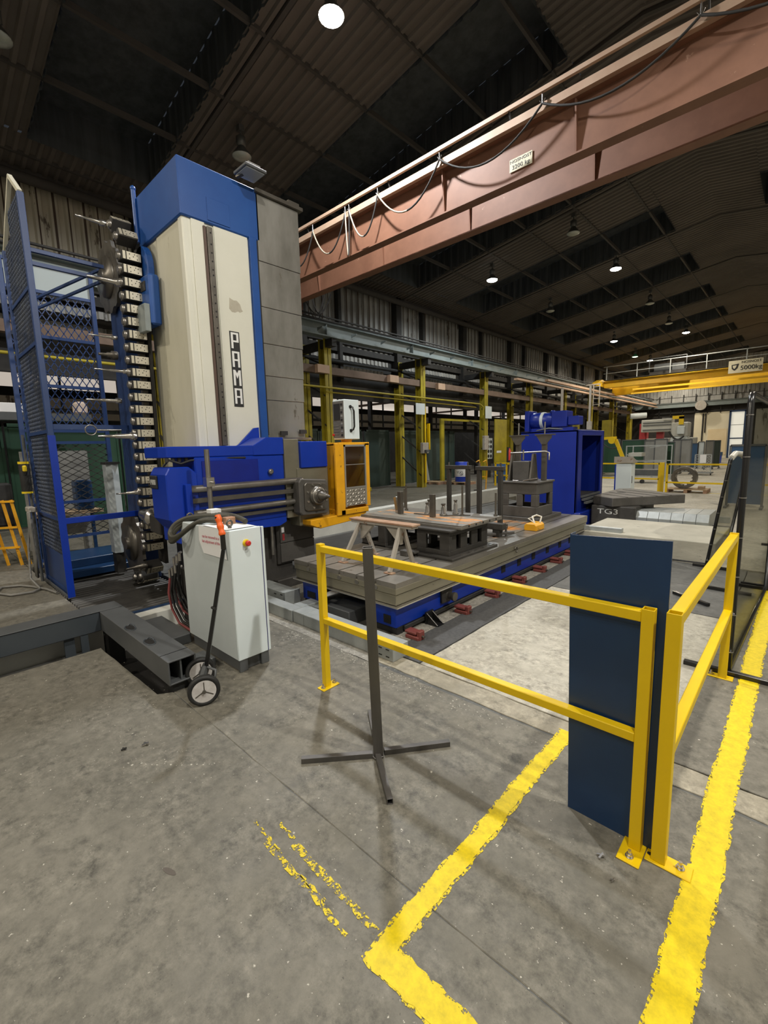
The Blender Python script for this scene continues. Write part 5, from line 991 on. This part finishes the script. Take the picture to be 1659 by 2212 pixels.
def pallet(x, y, lx, ly, lab, rz=0, z=0):
    t = thing('pallet', (x, y, z), lab, 'pallet')
    for k in range(6): obj('deck_board', G().box(x - lx / 2, x + lx / 2, y - ly / 2 + ly * k / 6 + .01, y - ly / 2 + ly * (k + .75) / 6, z + .1, z + .125), M_WOOD, t)
    for k in range(3): xx = x - lx / 2 + (lx - .1) * k / 2; obj('bearer', G().box(xx, xx + .1, y - ly / 2, y + ly / 2, z, z + .1), M_RUSTW, t)
    t.rotation_euler = (0, 0, rz); return t
pallet(-2.75, 17.8, 1.15, .8, 'wooden pallet carrying the large steel ring')
rg = thing('steel_ring', (-2.85, 17.8, .13), 'large shiny steel ring standing on a wooden pallet', 'ring')
g = G(); n = 40; vs = []
for i in range(n):
    a = 2 * math.pi * i / n; c, s_ = math.cos(a), math.sin(a)
    for (r, yy) in ((.36, 17.6), (.36, 17.9), (.24, 17.9), (.25, 17.6)): vs.append((-2.85 + r * c, yy, .485 + r * s_))
g.add(vs, [(i * 4 + j, ((i + 1) % n) * 4 + j, ((i + 1) % n) * 4 + (j + 1) % 4, i * 4 + (j + 1) % 4) for i in range(n) for j in range(4)], False); obj('ring_body', g, M_STEELD, rg, bev=.01)
for k in range(12): a = k * .5236; obj('inner_lug', G().cyl((-2.85 + .235 * math.cos(a), 17.6, .485 + .235 * math.sin(a)), (-2.85 + .235 * math.cos(a), 17.7, .485 + .235 * math.sin(a)), .022, n=8), M_STEELD, rg)
tag(obj('timber_chock', G().box(-2.44, -2.28, 17.55, 17.9, .126, .22), M_WOOD), 'pale timber chock wedged beside the large ring', 'timber')
# yellow jib, lift cage and other shop machines
jb = thing('yellow_jib', (-5.5, 19, 0), 'yellow articulated jib arm bent over beyond the blue cabinet', 'jib arm')
obj('jib_arm', G().beam((-6.0, 19, 1.86), (-5.35, 19, 1.88), .08, .1), M_YEL, jb); obj('jib_arm', G().beam((-5.38, 19, 1.8), (-5.05, 19, 1.0), .08, .13), M_YEL, jb); obj('jib_base', G().box(-5.15, -4.95, 18.9, 19.1, 0, 1.05), M_YCR, jb); obj('jib_joint', G().cyl((-5.5, 18.9, 1.78), (-5.5, 19.1, 1.78), .13), M_YEL, jb); obj('jib_cable', G().tube(hang((-5.95, 18.9, 1.85), (-5.3, 18.9, 1.5), .15), .02), M_BLACK, jb)
lc = thing('lifting_cage', (-4.8, 21, 0), 'grey tubular lifting cage standing among the far machines', 'cage cart')
g = G()
for x in (-5.45, -4.0): 
    for y in (20.8, 21.8): g.beam((x, y, .1), (x, y, 1.55), .04, .04)
for z in (.3, .9, 1.53):
    for y in (20.8, 21.8): g.beam((-5.45, y, z), (-4.0, y, z), .035, .035)
g.beam((-5.45, 20.8, 1.2), (-5.0, 20.8, .9), .03, .03).beam((-4.6, 20.8, 1.45), (-4.0, 20.8, 1.55), .03, .03)
obj('tube_frame', g, M_GALV, lc, kind='stuff'); obj('tray', G().box(-5.3, -4.3, 20.9, 21.7, .3, .55), M_GIRD, lc); obj('tray', G().box(-5.4, -4.9, 20.9, 21.5, 1.1, 1.25), M_NETG, lc); obj('wheel', G().cyl((-4.8, 20.7, .08), (-4.8, 20.8, .08), .08), M_BLACK, lc)
def screen(x0, x1, y, h, m, lab, name='partition_screen', grp='partition screens at the far machines', z0=.1, dy=0):
    t = thing(name, ((x0 + x1) / 2, y, 0), lab, 'screen', grp)
    obj('screen_sheet', G().add([(x0, y, z0), (x1, y + dy, z0), (x1, y + dy, h), (x0, y, h), (x0, y + .02, z0), (x1, y + dy + .02, z0), (x1, y + dy + .02, h), (x0, y + .02, h)], [(0, 1, 2, 3), (7, 6, 5, 4), (0, 4, 5, 1), (1, 5, 6, 2), (2, 6, 7, 3), (3, 7, 4, 0)]), m, t)
    g = G().beam((x0, y, 0), (x0, y, h), .05, .05).beam((x1, y + dy, 0), (x1, y + dy, h), .05, .05).beam((x0, y, h), (x1, y + dy, h), .05, .05); obj('screen_frame', g, M_GIRD, t, kind='stuff')
    for x, yy in ((x0, y), (x1, y + dy)): obj('screen_foot', G().box(x - .03, x + .03, yy - .3, yy + .3, 0, .05), M_GIRD, t)
M_GREYS = mat('grey_screen_sheet', (.2, .2, .185), (.32, .32, .3), scale=.8, rough=.5); M_NAVS = mat('navy_screen_sheet', (.02, .07, .16), rough=.5)
screen(-7.95, -7.15, 26, 1.85, M_GREEN, 'green screen left of the lifting cage'); screen(-7.1, -6.0, 26.2, 1.8, M_GREEN, 'green screen behind the lifting cage')
screen(-5.98, -5.46, 26, 1.75, M_GREYS, 'light grey screen behind the lifting cage'); screen(-5.32, -4.8, 25, 1.8, M_GREYS, 'grey screen right behind the lifting cage'); screen(-4.93, -4.58, 25.5, 1.65, M_GREEN, 'narrow dark green screen between grey screens')
screen(-5.1, -4.72, 28, 1.75, M_GREYS, 'tall light grey screen left of its darker twin'); screen(-4.66, -4.2, 27.5, 1.75, M_GREYS, 'tall dark grey screen right of its lighter twin')
screen(-5.08, -4.72, 33, 1.52, M_NAVS, 'navy blue screen beyond the tall grey pair'); screen(-4.7, -4.4, 33, 1.6, M_WHITES, 'white screen beside the navy screen'); screen(-4.2, -3.9, 32, 1.66, M_GREYS, 'grey screen nearest the cream far wall', dy=.5); screen(-3.95, -3.7, 33, 1.65, M_GREEND, 'rightmost green grey screen before the cream wall', dy=.6)
ca = thing('mesh_trolley', (-3.55, 27, 0), 'grey wire trolley with white paper in front of the far screens', 'trolley')
g = G()
for x in (-3.9, -3.25): g.beam((x, 26.7, .1), (x, 26.7, 1.0), .04, .04)
for z in (.12, .56, 1.0): g.beam((-3.9, 26.7, z), (-3.25, 26.7, z), .04, .04)
obj('wire_frame', g, M_GALV, ca, kind='stuff'); obj('mesh_front', G().diag((-3.9, 26.7, .15), (1, 0, 0), (0, 0, 1), .65, .8, .12, .12, .012), M_GALV, ca, kind='stuff'); obj('paper', G().box(-3.7, -3.45, 26.66, 26.68, .6, 1.0), M_PAPER, ca); obj('deck', G().box(-3.95, -3.2, 26.7, 27.3, .08, .14), M_GIRD, ca)
for x in (-3.9, -3.25): obj('castor', G().cyl((x - .02, 26.8, .04), (x + .02, 26.8, .04), .04), M_BLACK, ca)
bn = thing('blue_bin', (-4.58, 41, 0), 'small bright blue bin with a dark lid at the cream far wall', 'bin'); obj('bin_body', G().prism([(-4.72, 0), (-4.45, 0), (-4.42, .55), (-4.75, .55)], 1, 41, 41.5), M_FLBLUE, bn); obj('bin_lid', G().box(-4.78, -4.4, 40.95, 41.6, .55, .8), M_NAVS, bn)
fm = thing('portal_machine', (-7, 35, 0), 'grey white portal machine with red columns at the far end', 'machine')
obj('machine_arm', G().box(-8.0, -6.25, 33.6, 34.3, 2.3, 3.1), M_NETG, fm, bev=.03)
for z in (2.42, 2.72, 2.88): obj('arm_groove', G().box(-7.9, -6.3, 33.56, 33.6, z, z + .05), M_GIRD, fm)
obj('red_column', G().box(-8.28, -7.83, 34.4, 34.9, 0, 2.9), M_REDD, fm); obj('red_column', G().box(-7.18, -6.8, 34.0, 34.4, 1.7, 2.4), M_REDD, fm)
obj('machine_head', G().box(-6.25, -5.35, 33.4, 34.4, 1.95, 2.85), M_NETG, fm, bev=.05); obj('machine_head', G().box(-5.9, -5.5, 33.2, 33.5, 2.1, 2.6), M_WHITES, fm, bev=.03); obj('cable_chain', G().tube(hang((-6.3, 33.1, 2.3), (-5.5, 33.1, 2.0), .35), .05), M_BLACK, fm); obj('head_cover', G().prism([(-6.4, 1.3), (-5.1, 1.3), (-5.4, 1.95), (-6.2, 1.95)], 1, 33.4, 34.2), M_WHITES, fm)
obj('yellow_bracket', G().box(-6.2, -5.6, 33.3, 33.45, 3.05, 3.25).box(-5.85, -5.6, 33.3, 33.45, 2.7, 3.2), M_YEL, fm); obj('machine_body', G().box(-8.2, -5.2, 34.4, 36, 0, 1.9), M_NETG, fm, bev=.03); obj('rail_top', G().beam((-6.8, 33.5, 3.15), (-6.0, 33.5, 3.1), .07, .07), M_STEEL, fm)
sh = thing('storage_duct', (-9, 37, 3.6), 'pale horizontal duct high beside the far columns', 'duct'); obj('duct_pipe', G().cyl((-9.5, 36.8, 3.55), (-8.55, 37.2, 3.6), .2, n=20), M_WHITES, sh); obj('duct_bracket', G().box(-9.45, -9.37, 36.8, 36.9, 0, 3.4), M_YCOL, sh)
dk = thing('dark_machine', (-10.5, 30, 0), 'dark green cabinet row under the far runway', 'cabinet'); obj('cabinet_row', G().box(-11.4, -8.5, 30, 31, 0, 1.8), M_GREEN, dk, bev=.02); obj('cabinet_door_line', G().box(-10.5, -10.47, 29.98, 30, .2, 1.7), M_DARK, dk)
ms = thing('steel_mast', (-7.4, 22, 0), 'slim pale mast standing behind the blue cabinet', 'mast'); obj('mast_post', G().box(-7.45, -7.37, 22, 22.08, 0, 4.3), M_TRES, ms); obj('mast_box', G().box(-7.5, -7.3, 21.95, 22.1, 2.3, 2.7), M_TRES, ms)
ms2 = thing('steel_mast', (-9.5, 24, 0), 'yellow and white mast standing left of the slim pale mast', 'mast'); obj('mast_post', G().box(-9.55, -9.45, 24, 24.1, 0, 4.6), M_TRES, ms2)
for i, (x, y) in enumerate(((-9.7, 26.5), (-8.6, 28.5), (-10.9, 25))):
    t = thing('pillar_guard', (x, y, 0), ('yellow striped guard post right of the blue motor', 'yellow striped guard post farther right of the blue motor', 'yellow striped guard post left of the blue motor')[i], 'post', 'striped guard posts')
    obj('guard_body', G().box(x - .2, x + .2, y - .2, y + .2, 0, 3.0), M_YCOL, t)
# ================= LEFT WALL CONTENTS =================
k = 0
labs = ['green partition panel behind the yellow hand truck, cut by the left edge', 'green partition panel behind the blue cage', 'green partition panel behind the tool magazine', 'green partition panel hidden by the machine column', 'green partition panel left of the first yellow columns', 'green partition panel right of the orange cabin', 'green partition panel between the yellow column pairs', 'green partition panel with the leaning grey tube', 'green partition panel left of the red machine', 'green partition panel just before the drums']
for i, (ya, yb) in enumerate(((-.6, 1.7), (1.75, 4.1), (4.15, 6.4), (6.45, 8.7), (8.75, 11.0), (11.05, 13.3), (13.5, 15.0), (15.5, 17.6), (17.7, 19.5), (19.6, 20.1))):
    t = thing('partition_panel', (-13.45, (ya + yb) / 2, 0), labs[i], 'partition', 'green partition panels along the left wall')
    m = M_GREEN if i < 4 else M_GREEND
    obj('panel_sheet', G().box(-13.66, -13.6, ya, yb, .1, 2.45), m, t); obj('panel_frame', G().box(-13.6, -13.57, ya, ya + .05, .05, 2.5).box(-13.6, -13.57, yb - .05, yb, .05, 2.5).box(-13.6, -13.57, ya, yb, 2.42, 2.5).box(-13.6, -13.57, ya, yb, .05, .12), m, t)
sf = thing('wall_shelf', (-12.6, 1, 2.5), 'grey shelf ledge above the green panels at the left edge', 'shelf'); obj('shelf_board', G().box(-12.7, -12.3, -3, 3.2, 2.5, 2.66), M_GIRD, sf); obj('shelf_bracket', G().box(-13.2, -12.7, .9, 1.0, 2.4, 2.6), M_GIRD, sf)
tag(obj('white_carton', G().box(-12.65, -12.35, 1.55, 1.95, 2.661, 2.86), M_PAPER, bev=.01), 'white carton on the grey shelf at the left edge', 'carton')
tag(obj('white_sack', G().box(-12.6, -12.3, 2.9, 3.15, 2.661, 2.95), mat('pinkish_sack', (.6, .48, .4), (.7, .6, .52), rough=.8), bev=.05), 'pale sack on the shelf seen through the blue mesh', 'sack')
yh = thing('hand_truck', (-9.1, 1.05, 0), 'orange yellow hand truck frame standing at the left edge', 'hand truck')
for (x, y) in ((-9.3, .62), (-9.2, .9), (-9.05, 1.05), (-9.0, 1.15)): obj('frame_bar', G().beam((x, y + .1, .0), (x - .05, y - .03, 1.05), .04, .04), M_YOR, yh)
for z in (.3, .62, 1.03): obj('cross_bar', G().beam((-9.3, .62, z), (-9.0, 1.15, z), .03, .03), M_YOR, yh)
obj('seat_back', G().box(-9.7, -9.4, .55, 1.2, .6, 1.3), M_BLACK, yh, bev=.03); obj('handle_loop', G().tube([(-9.3, .5, .9), (-9.3, .5, 1.3), (-9.3, .6, 1.38), (-9.3, 1.0, 1.42)], .02), M_DARK, yh); obj('wheel', G().cyl((-9.6, .4, .3), (-9.5, .45, .3), .3), M_BLACK, yh)
pg = thing('hose_pendant', (-7.62, 1.14, 0), 'black and yellow grip with hoses hung on the left side of the cage', 'pendant')
obj('grip_body', G().lathe((-7.55, 1.12, 1.25), (-.02, 0, 1), [(0, .055), (.05, .06), (.35, .06), (.4, .05)], 14), M_BLACK, pg)
obj('grip_ring', G().lathe((-7.55, 1.12, 1.23), (0, 0, 1), [(0, .062), (.025, .062)], 14), M_YELG, pg); obj('grip_ring', G().lathe((-7.56, 1.12, 1.62), (0, 0, 1), [(0, .062), (.03, .062)], 14), M_YELG, pg)
obj('trigger', G().box(-7.5, -7.42, 1.09, 1.13, 1.52, 1.6), M_YELG, pg, bev=.01); obj('stand_pole', G().cyl((-7.6, 1.16, 0), (-7.62, 1.16, 2.0), .018), M_GIRD, pg); obj('hanger', G().box(-7.62, -7.4, 1.08, 1.16, .98, 1.05), M_TRES, pg, bev=.01)
for k_ in range(4):
    x = -7.52 + .04 * k_; obj('hose', G().tube([(x, 1.1, 1.0), (x + .05, 1.08, .98), (x + .09, 1.07, .8), (x + .1, 1.08, .4), (x + .05, 1.08, .12), (x - .02, 1.1, .4), (x - .03, 1.1, .9)], .014), M_HOSE, pg)
obj('floor_hose', G().tube([(-7.5, 1.1, .9), (-7.55, 1.05, .5), (-7.35, 1.0, .12), (-7.1, 1.05, .02), (-7.0, .95, .02), (-7.05, .75, .02), (-7.35, .62, .02), (-7.6, .72, .02), (-7.5, .9, .02), (-7.3, 1.0, .02), (-7.0, 1.1, .02), (-6.7, 1.15, .02)], .015), M_HOSE, pg)
# things on and behind the columns
for i, (x, y, z, w_, h) in enumerate(((-11.72, 14.6, 3.05, .6, .45), (-11.72, 20.1, 3.05, .6, .6))):
    tag(obj('white_board', G().box(x - .02, x, y, y + w_, z, z + h), M_WHITES, bev=.005), ('white board high on the second yellow column pair', 'white board high on the third yellow column pair')[i], 'board')
jx = thing('switch_box', (-11.75, 15.3, 1.6), 'grey switch box on the second yellow column pair', 'switch box'); obj('box_body', G().box(-11.84, -11.7, 15.0, 15.4, 1.45, 1.9), M_TRES, jx, bev=.01); obj('box_lever', G().box(-11.7, -11.6, 15.1, 15.3, 1.5, 1.6), M_GIRD, jx)
jx2 = thing('switch_box', (-11.75, 20.3, 1.6), 'pinkish grey box on the third yellow column pair', 'switch box'); obj('box_body', G().box(-11.84, -11.7, 20.0, 20.4, 1.5, 2.2), M_TRES, jx2, bev=.01)
tag(obj('leaning_tube', G().cyl((-13.0, 17.0, .15), (-13.2, 16.6, 3.0), .1, r2=.09, n=12), M_GALV), 'grey tube leaning upright against the green panels', 'tube')
pallet(-11.4, 17.3, 1.2, .8, 'wooden pallet under the blue and white drum'); pallet(-12.55, 16.9, 1.0, .7, 'low wooden pallet boards left of the drum', z=0)
dr1 = thing('oil_drum', (-11.3, 17.3, .13), 'blue drum with a broad white band on a pallet', 'drum')
obj('drum_body', G().lathe((-11.3, 17.3, .126), (0, 0, 1), [(0, .28), (.02, .29), (.28, .29), (.29, .3), (.3, .29), (.58, .29), (.59, .3), (.6, .29), (.86, .29), (.88, .28)], 24), M_FLBLUE, dr1); obj('white_band', G().lathe((-11.3, 17.3, .36), (0, 0, 1), [(0, .295), (.34, .295)], 24, False), M_PAPER, dr1)
obj('drum_swoosh', G().prism([(-11.2, .43), (-11.08, .43), (-11.0, .5), (-11.03, .5), (-11.1, .455), (-11.2, .45)], 1, 17.0, 17.005), M_TBLACK, dr1); text('YUO', .16, M_TBLACK, (-11.2, 17.0, .54), (1, 0, 0), (0, 0, 1), dr1)
tag(obj('drum_paper', G().box(-11.4, -11.2, 17.2, 17.35, 1.007, 1.012), M_PAPER), 'white paper lying on top of the banded drum', 'paper')
tag(obj('oil_drum', G().lathe((-10.2, 18.8, 0), (0, 0, 1), [(0, .28), (.3, .29), (.31, .3), (.32, .29), (.6, .29), (.61, .3), (.62, .29), (.88, .28)], 20), mat('dull_blue_drum', (.02, .08, .22), rough=.5)), 'plain dull blue drum right of the banded drum', 'drum')
rm = thing('red_machine', (-13.2, 19.2, 0), 'red machine in the dark opening behind the banded drum', 'machine'); obj('red_hopper', G().prism([(18.6, .6), (20.2, .6), (20.6, 1.9), (18.4, 1.9)], 0, -14.4, -13.9), M_REDD, rm); obj('machine_top', G().box(-14.3, -14, 19, 19.4, 1.9, 2.4), M_DARK, rm); obj('machine_legs', G().box(-14.3, -14.0, 18.8, 20, 0, .6), M_DARK, rm)
rk = thing('parts_rack', (-12.3, 21.5, 0), 'white rack with dark round holes behind the yellow hand cart', 'rack'); obj('rack_board', G().box(-12.4, -12.35, 21.3, 21.9, 1.0, 2.1), M_WHITES, rk); obj('rack_stand', G().box(-12.44, -12.4, 21.35, 21.85, 0, 2.0), M_DARK, rk)
for k_ in range(4): obj('rack_hole', G().cyl((-12.35, 21.5, 1.15 + .25 * k_), (-12.34, 21.5, 1.15 + .25 * k_), .09), M_HOLE, rk); obj('rack_hole', G().cyl((-12.35, 21.75, 1.15 + .25 * k_), (-12.34, 21.75, 1.15 + .25 * k_), .09), M_HOLE, rk)
yd = thing('yellow_door_panel', (-12.2, 22.6, 0), 'tall yellow door panel beyond the third column pair', 'door panel'); obj('door_leaf', G().box(-12.25, -12.2, 21.9, 23.2, .05, 3.1), M_YCOL, yd); obj('door_sticker', G().box(-12.2, -12.19, 22.1, 22.6, 1.3, 1.42), M_PAPER, yd)
dgn = thing('door_frame', (-12.1, 19.6, 0), 'yellow door frame around the dark opening', 'frame'); obj('frame_post', G().box(-12.9, -12.8, 17.85, 18.1, 0, 2.95), M_YCOL, dgn); obj('frame_head', G().box(-12.9, -12.8, 17.85, 21.9, 2.95, 3.05), M_YCOL, dgn)
fe = thing('fire_extinguisher', (-10.9, 21.3, 0), 'red fire extinguisher beside the yellow door panel', 'extinguisher'); obj('cylinder_body', G().lathe((-11.4, 22.0, .9), (0, 0, 1), [(0, .09), (.5, .09), (.58, .04), (.64, .03)], 14), M_RED, fe); obj('wall_mount', G().box(-11.5, -11.4, 21.9, 22.1, 0, 1.6), M_DARK, fe)
hc2 = thing('hand_cart', (-9.0, 15.5, 0), 'orange yellow upright hand cart standing between the bed and the drums', 'hand cart')
for x in (-9.2, -8.9): obj('cart_bar', G().tube([(x, 15.3, 0), (x, 15.4, 1.0), (x, 15.3, 1.15), (x, 15.1, 1.1)], .022, n=8), M_YOR, hc2)
obj('cart_bar', G().box(-9.2, -8.9, 15.3, 15.34, .5, .54), M_YOR, hc2); obj('cart_plate', G().box(-9.25, -8.85, 15.0, 15.4, 0, .03), M_DARK, hc2)
yfr = thing('safety_barrier', (-9.2, 16, 0), 'small yellow guard frame left of the square block', 'guard frame'); obj('frame_tube', G().beam((-8.4, 16, 0), (-8.4, 16, 1.0), .05, .05).beam((-8.4, 16, .98), (-7.4, 16, .98), .05, .05).beam((-8.4, 16, .45), (-7.4, 16, .45), .05, .05), M_YEL, yfr)
yb = thing('yellow_skid', (-12.9, 11.8, 0), 'low yellow base rail under the green panels', 'rail'); obj('skid_rail', G().box(-13.1, -12.7, 10.9, 12.9, 0, .16), M_YCOL, yb, bev=.02)
# ================= SCREENS ON THE RIGHT =================
def weld_screen(name, P0, P1, h, lab, lean=(0, 0), feet=True, r=.02):
    t = thing(name, (*P0, 0), lab, 'screen', 'black framed clear screens'); a = V((*P0, .04)); b = V((*P1, .04)); up_ = V((lean[0], lean[1], h - .04)); d = (b - a).normalized(); c = .07
    obj('screen_frame', G().tube([a, a + up_ * .5, a + up_ * (1 - c / h), a + up_ * (1 - c * .3 / h) + d * c * .3, a + up_ + d * c, b + up_ - d * c, b + up_ * (1 - c * .3 / h) - d * c * .3, b + up_ * (1 - c / h), b, a + (b - a) * .5], r, n=10, closed=True), M_BLACKG, t)
    n_ = V((-d.y, d.x, 0)) * .004; q = [a + d * .01, b - d * .01, b + up_ - d * .02, a + up_ + d * .02]
    obj('clear_film', G().add([p + n_ for p in q] + [p - n_ for p in q], [(0, 1, 2, 3), (7, 6, 5, 4)]), M_FILM, t)
    g = G()
    for k in range(7): p = a + up_ * (k + .5) / 7; g.cyl(p - V((0, 0, .003)), p + V((0, 0, .003)), r + .003, n=10)
    obj('tie_wraps', g, M_STEELB, t, kind='stuff')
    if feet:
        for e in (a, b): obj('foot_bar', G().box(e.x - .27, e.x + .35, e.y - .02, e.y + .02, .0, .035), M_BLACKG, t, bev=.003)
    return t
weld_screen('clear_screen', (-.285, 3.93), (-.2, 6.5), 2.0, 'nearest black framed clear screen at the right edge')
weld_screen('clear_screen', (-.16, 6.6), (-.12, 9.3), 2.0, 'second clear screen behind the nearest one at the right edge')
ls = weld_screen('clear_screen', (-.83, 7.05), (-.72, 8.0), 1.5, 'leaning clear screen in front of the concrete block end', lean=(.17, .05), feet=False)
obj('pale_bag', G().tube([(-.66, 7.1, 1.47), (-.64, 7.3, 1.52), (-.6, 7.7, 1.5), (-.6, 7.9, 1.46)], .035), mat('crumpled_pale_plastic', (.6, .58, .5), (.4, .38, .33), scale=20, rough=.35), ls)
for (a, b) in (((-1.0, 7.25), (-.55, 7.2)), ((-.95, 5.75), (-.6, 5.5)), ((-.85, 6.2), (-.3, 6.15))):
    tag(obj('loose_foot_bar', G().beam((*a, .018), (*b, .018), .04, .03), M_BLACKG), {7.25: 'black foot bar under the leaning screen', 5.75: 'black bar lying on the floor beside the yellow rail', 6.2: 'black bar lying just beyond the other floor bar'}[a[1]], 'bar')
tag(obj('angled_bar', G().beam((-.13, 6.1, .03), (.1, 5.3, .03), .05, .04), M_BLACKG), 'black bar at the right edge crossing the yellow floor line', 'bar')
screen(-1.35, -.66, 14.2, 1.55, M_NAVS, 'blue screen seen through the nearest clear screen', grp='blue screens')
# floor debris
for i, (x, y, s_, m, lab) in enumerate(((-2.72, .79, .018, M_STEELB, 'small shiny metal scrap on the floor left of the trolley wheel'), (-2.77, .69, .014, M_DARK, 'dark metal scrap on the floor beside the shiny one'), (-.49, 1.78, .014, M_STEELB, 'bright metal clip on the floor in front of the navy panel'), (-.42, 1.7, .008, M_STEELB, 'tiny bright chip on the floor near the metal clip'), (-3.9, 5.3, .0, M_STEELB, ''))):
    if s_: tag(obj('metal_scrap', G().beam((x - s_, y, .006), (x + s_, y + s_ * .6, .01), s_ * .5, s_ * .5).beam((x, y - s_, .006), (x + s_ * .5, y + s_, .012), s_ * .5, s_ * .5), m), lab, 'scrap')
P = [(-1.62 + .03 * math.cos(a * .52) * (1.5 if a % 2 else 1), .62 + .012 * math.sin(a * .52)) for a in range(12)]
tag(obj('oil_mark', G().prism([(-1.78 + .035 * math.cos(t) , .555 + .012 * math.sin(t) + .01 * math.cos(t)) for t in [k * .52 for k in range(12)]], 2, .0003, .001), mat('oil_stain', (.1, .085, .07), rough=.4)), 'dark oval oil mark on the bare foreground floor', 'stain')

tag(obj('grey_board', G().box(-9.4, -9.35, 1.35, 2.3, .35, 1.8).box(-9.4, -9.3, 1.4, 1.48, 0, .35).box(-9.4, -9.3, 2.1, 2.2, 0, .35), M_GREYS), 'light grey board standing behind the lower mesh of the blue cage', 'board')
bt = thing('water_bottle', (-9.0, 1.75, .8), 'blue plastic bottle on the bench behind the cage mesh', 'bottle'); obj('bottle_body', G().lathe((-9.0, 1.75, .8), (0, 0, 1), [(0, .045), (.2, .045), (.26, .02), (.3, .018)], 12), mat('blue_bottle', (.05, .2, .5), rough=.2), bt); obj('bottle_cap', G().cyl((-9.0, 1.75, 1.1), (-9.0, 1.75, 1.13), .02), M_FLBLUE, bt)
bc = thing('work_bench', (-9.0, 1.8, 0), 'dark bench with pale boxes behind the cage mesh', 'bench'); obj('bench_top', G().box(-9.25, -8.75, 1.35, 2.3, .75, .8), M_WOOD, bc); obj('bench_leg', G().box(-9.2, -9.15, 1.4, 1.45, 0, .75), M_NAVY, bc); obj('bench_leg', G().box(-9.2, -9.15, 2.2, 2.25, 0, .75), M_NAVY, bc)
tag(obj('bench_machine', G().box(-9.1, -8.85, 1.95, 2.2, .8, 1.3), M_NAVY, bev=.02), 'small dark blue machine on the bench behind the cage mesh', 'machine')

# flakes of old paint and chipped concrete on the near floor: too small and many to count
g = G()
def flake(x, y, r):
    n = random.randint(4, 7); a0 = random.random() * 6; st = random.uniform(.5, 1)
    vs = [(x + r * random.uniform(.5, 1) * math.cos(a0 + k * 6.283 / n), y + st * r * random.uniform(.5, 1) * math.sin(a0 + k * 6.283 / n), .0008) for k in range(n)]
    g.add(vs, [tuple(range(n))])
for k in range(900):
    x = random.uniform(-4.4, 1.0); y = random.uniform(-.4, 2.4)
    flake(x, y, random.choice((.0012, .0015, .002, .0025, .003, .005)))
for k in range(260): flake(random.gauss(-2.9, .45), random.gauss(.95, .25), random.uniform(.001, .005))
for k in range(240): flake(random.gauss(-2.3, .6), 2.34 + random.gauss(0, .035), random.uniform(.002, .009))
for k in range(60): flake(random.gauss(-3.35, .05), 2.3 + random.gauss(0, .04), random.uniform(.003, .012))
for t in range(14): flake(-2.63 + t * .028 + random.uniform(-.01, .01), .66 + t * .0235 + random.uniform(-.012, .012), random.uniform(.005, .011))
obj('paint_flakes', g, mat('pale_flake', (.42, .4, .34), rough=.8), floor, kind='stuff')
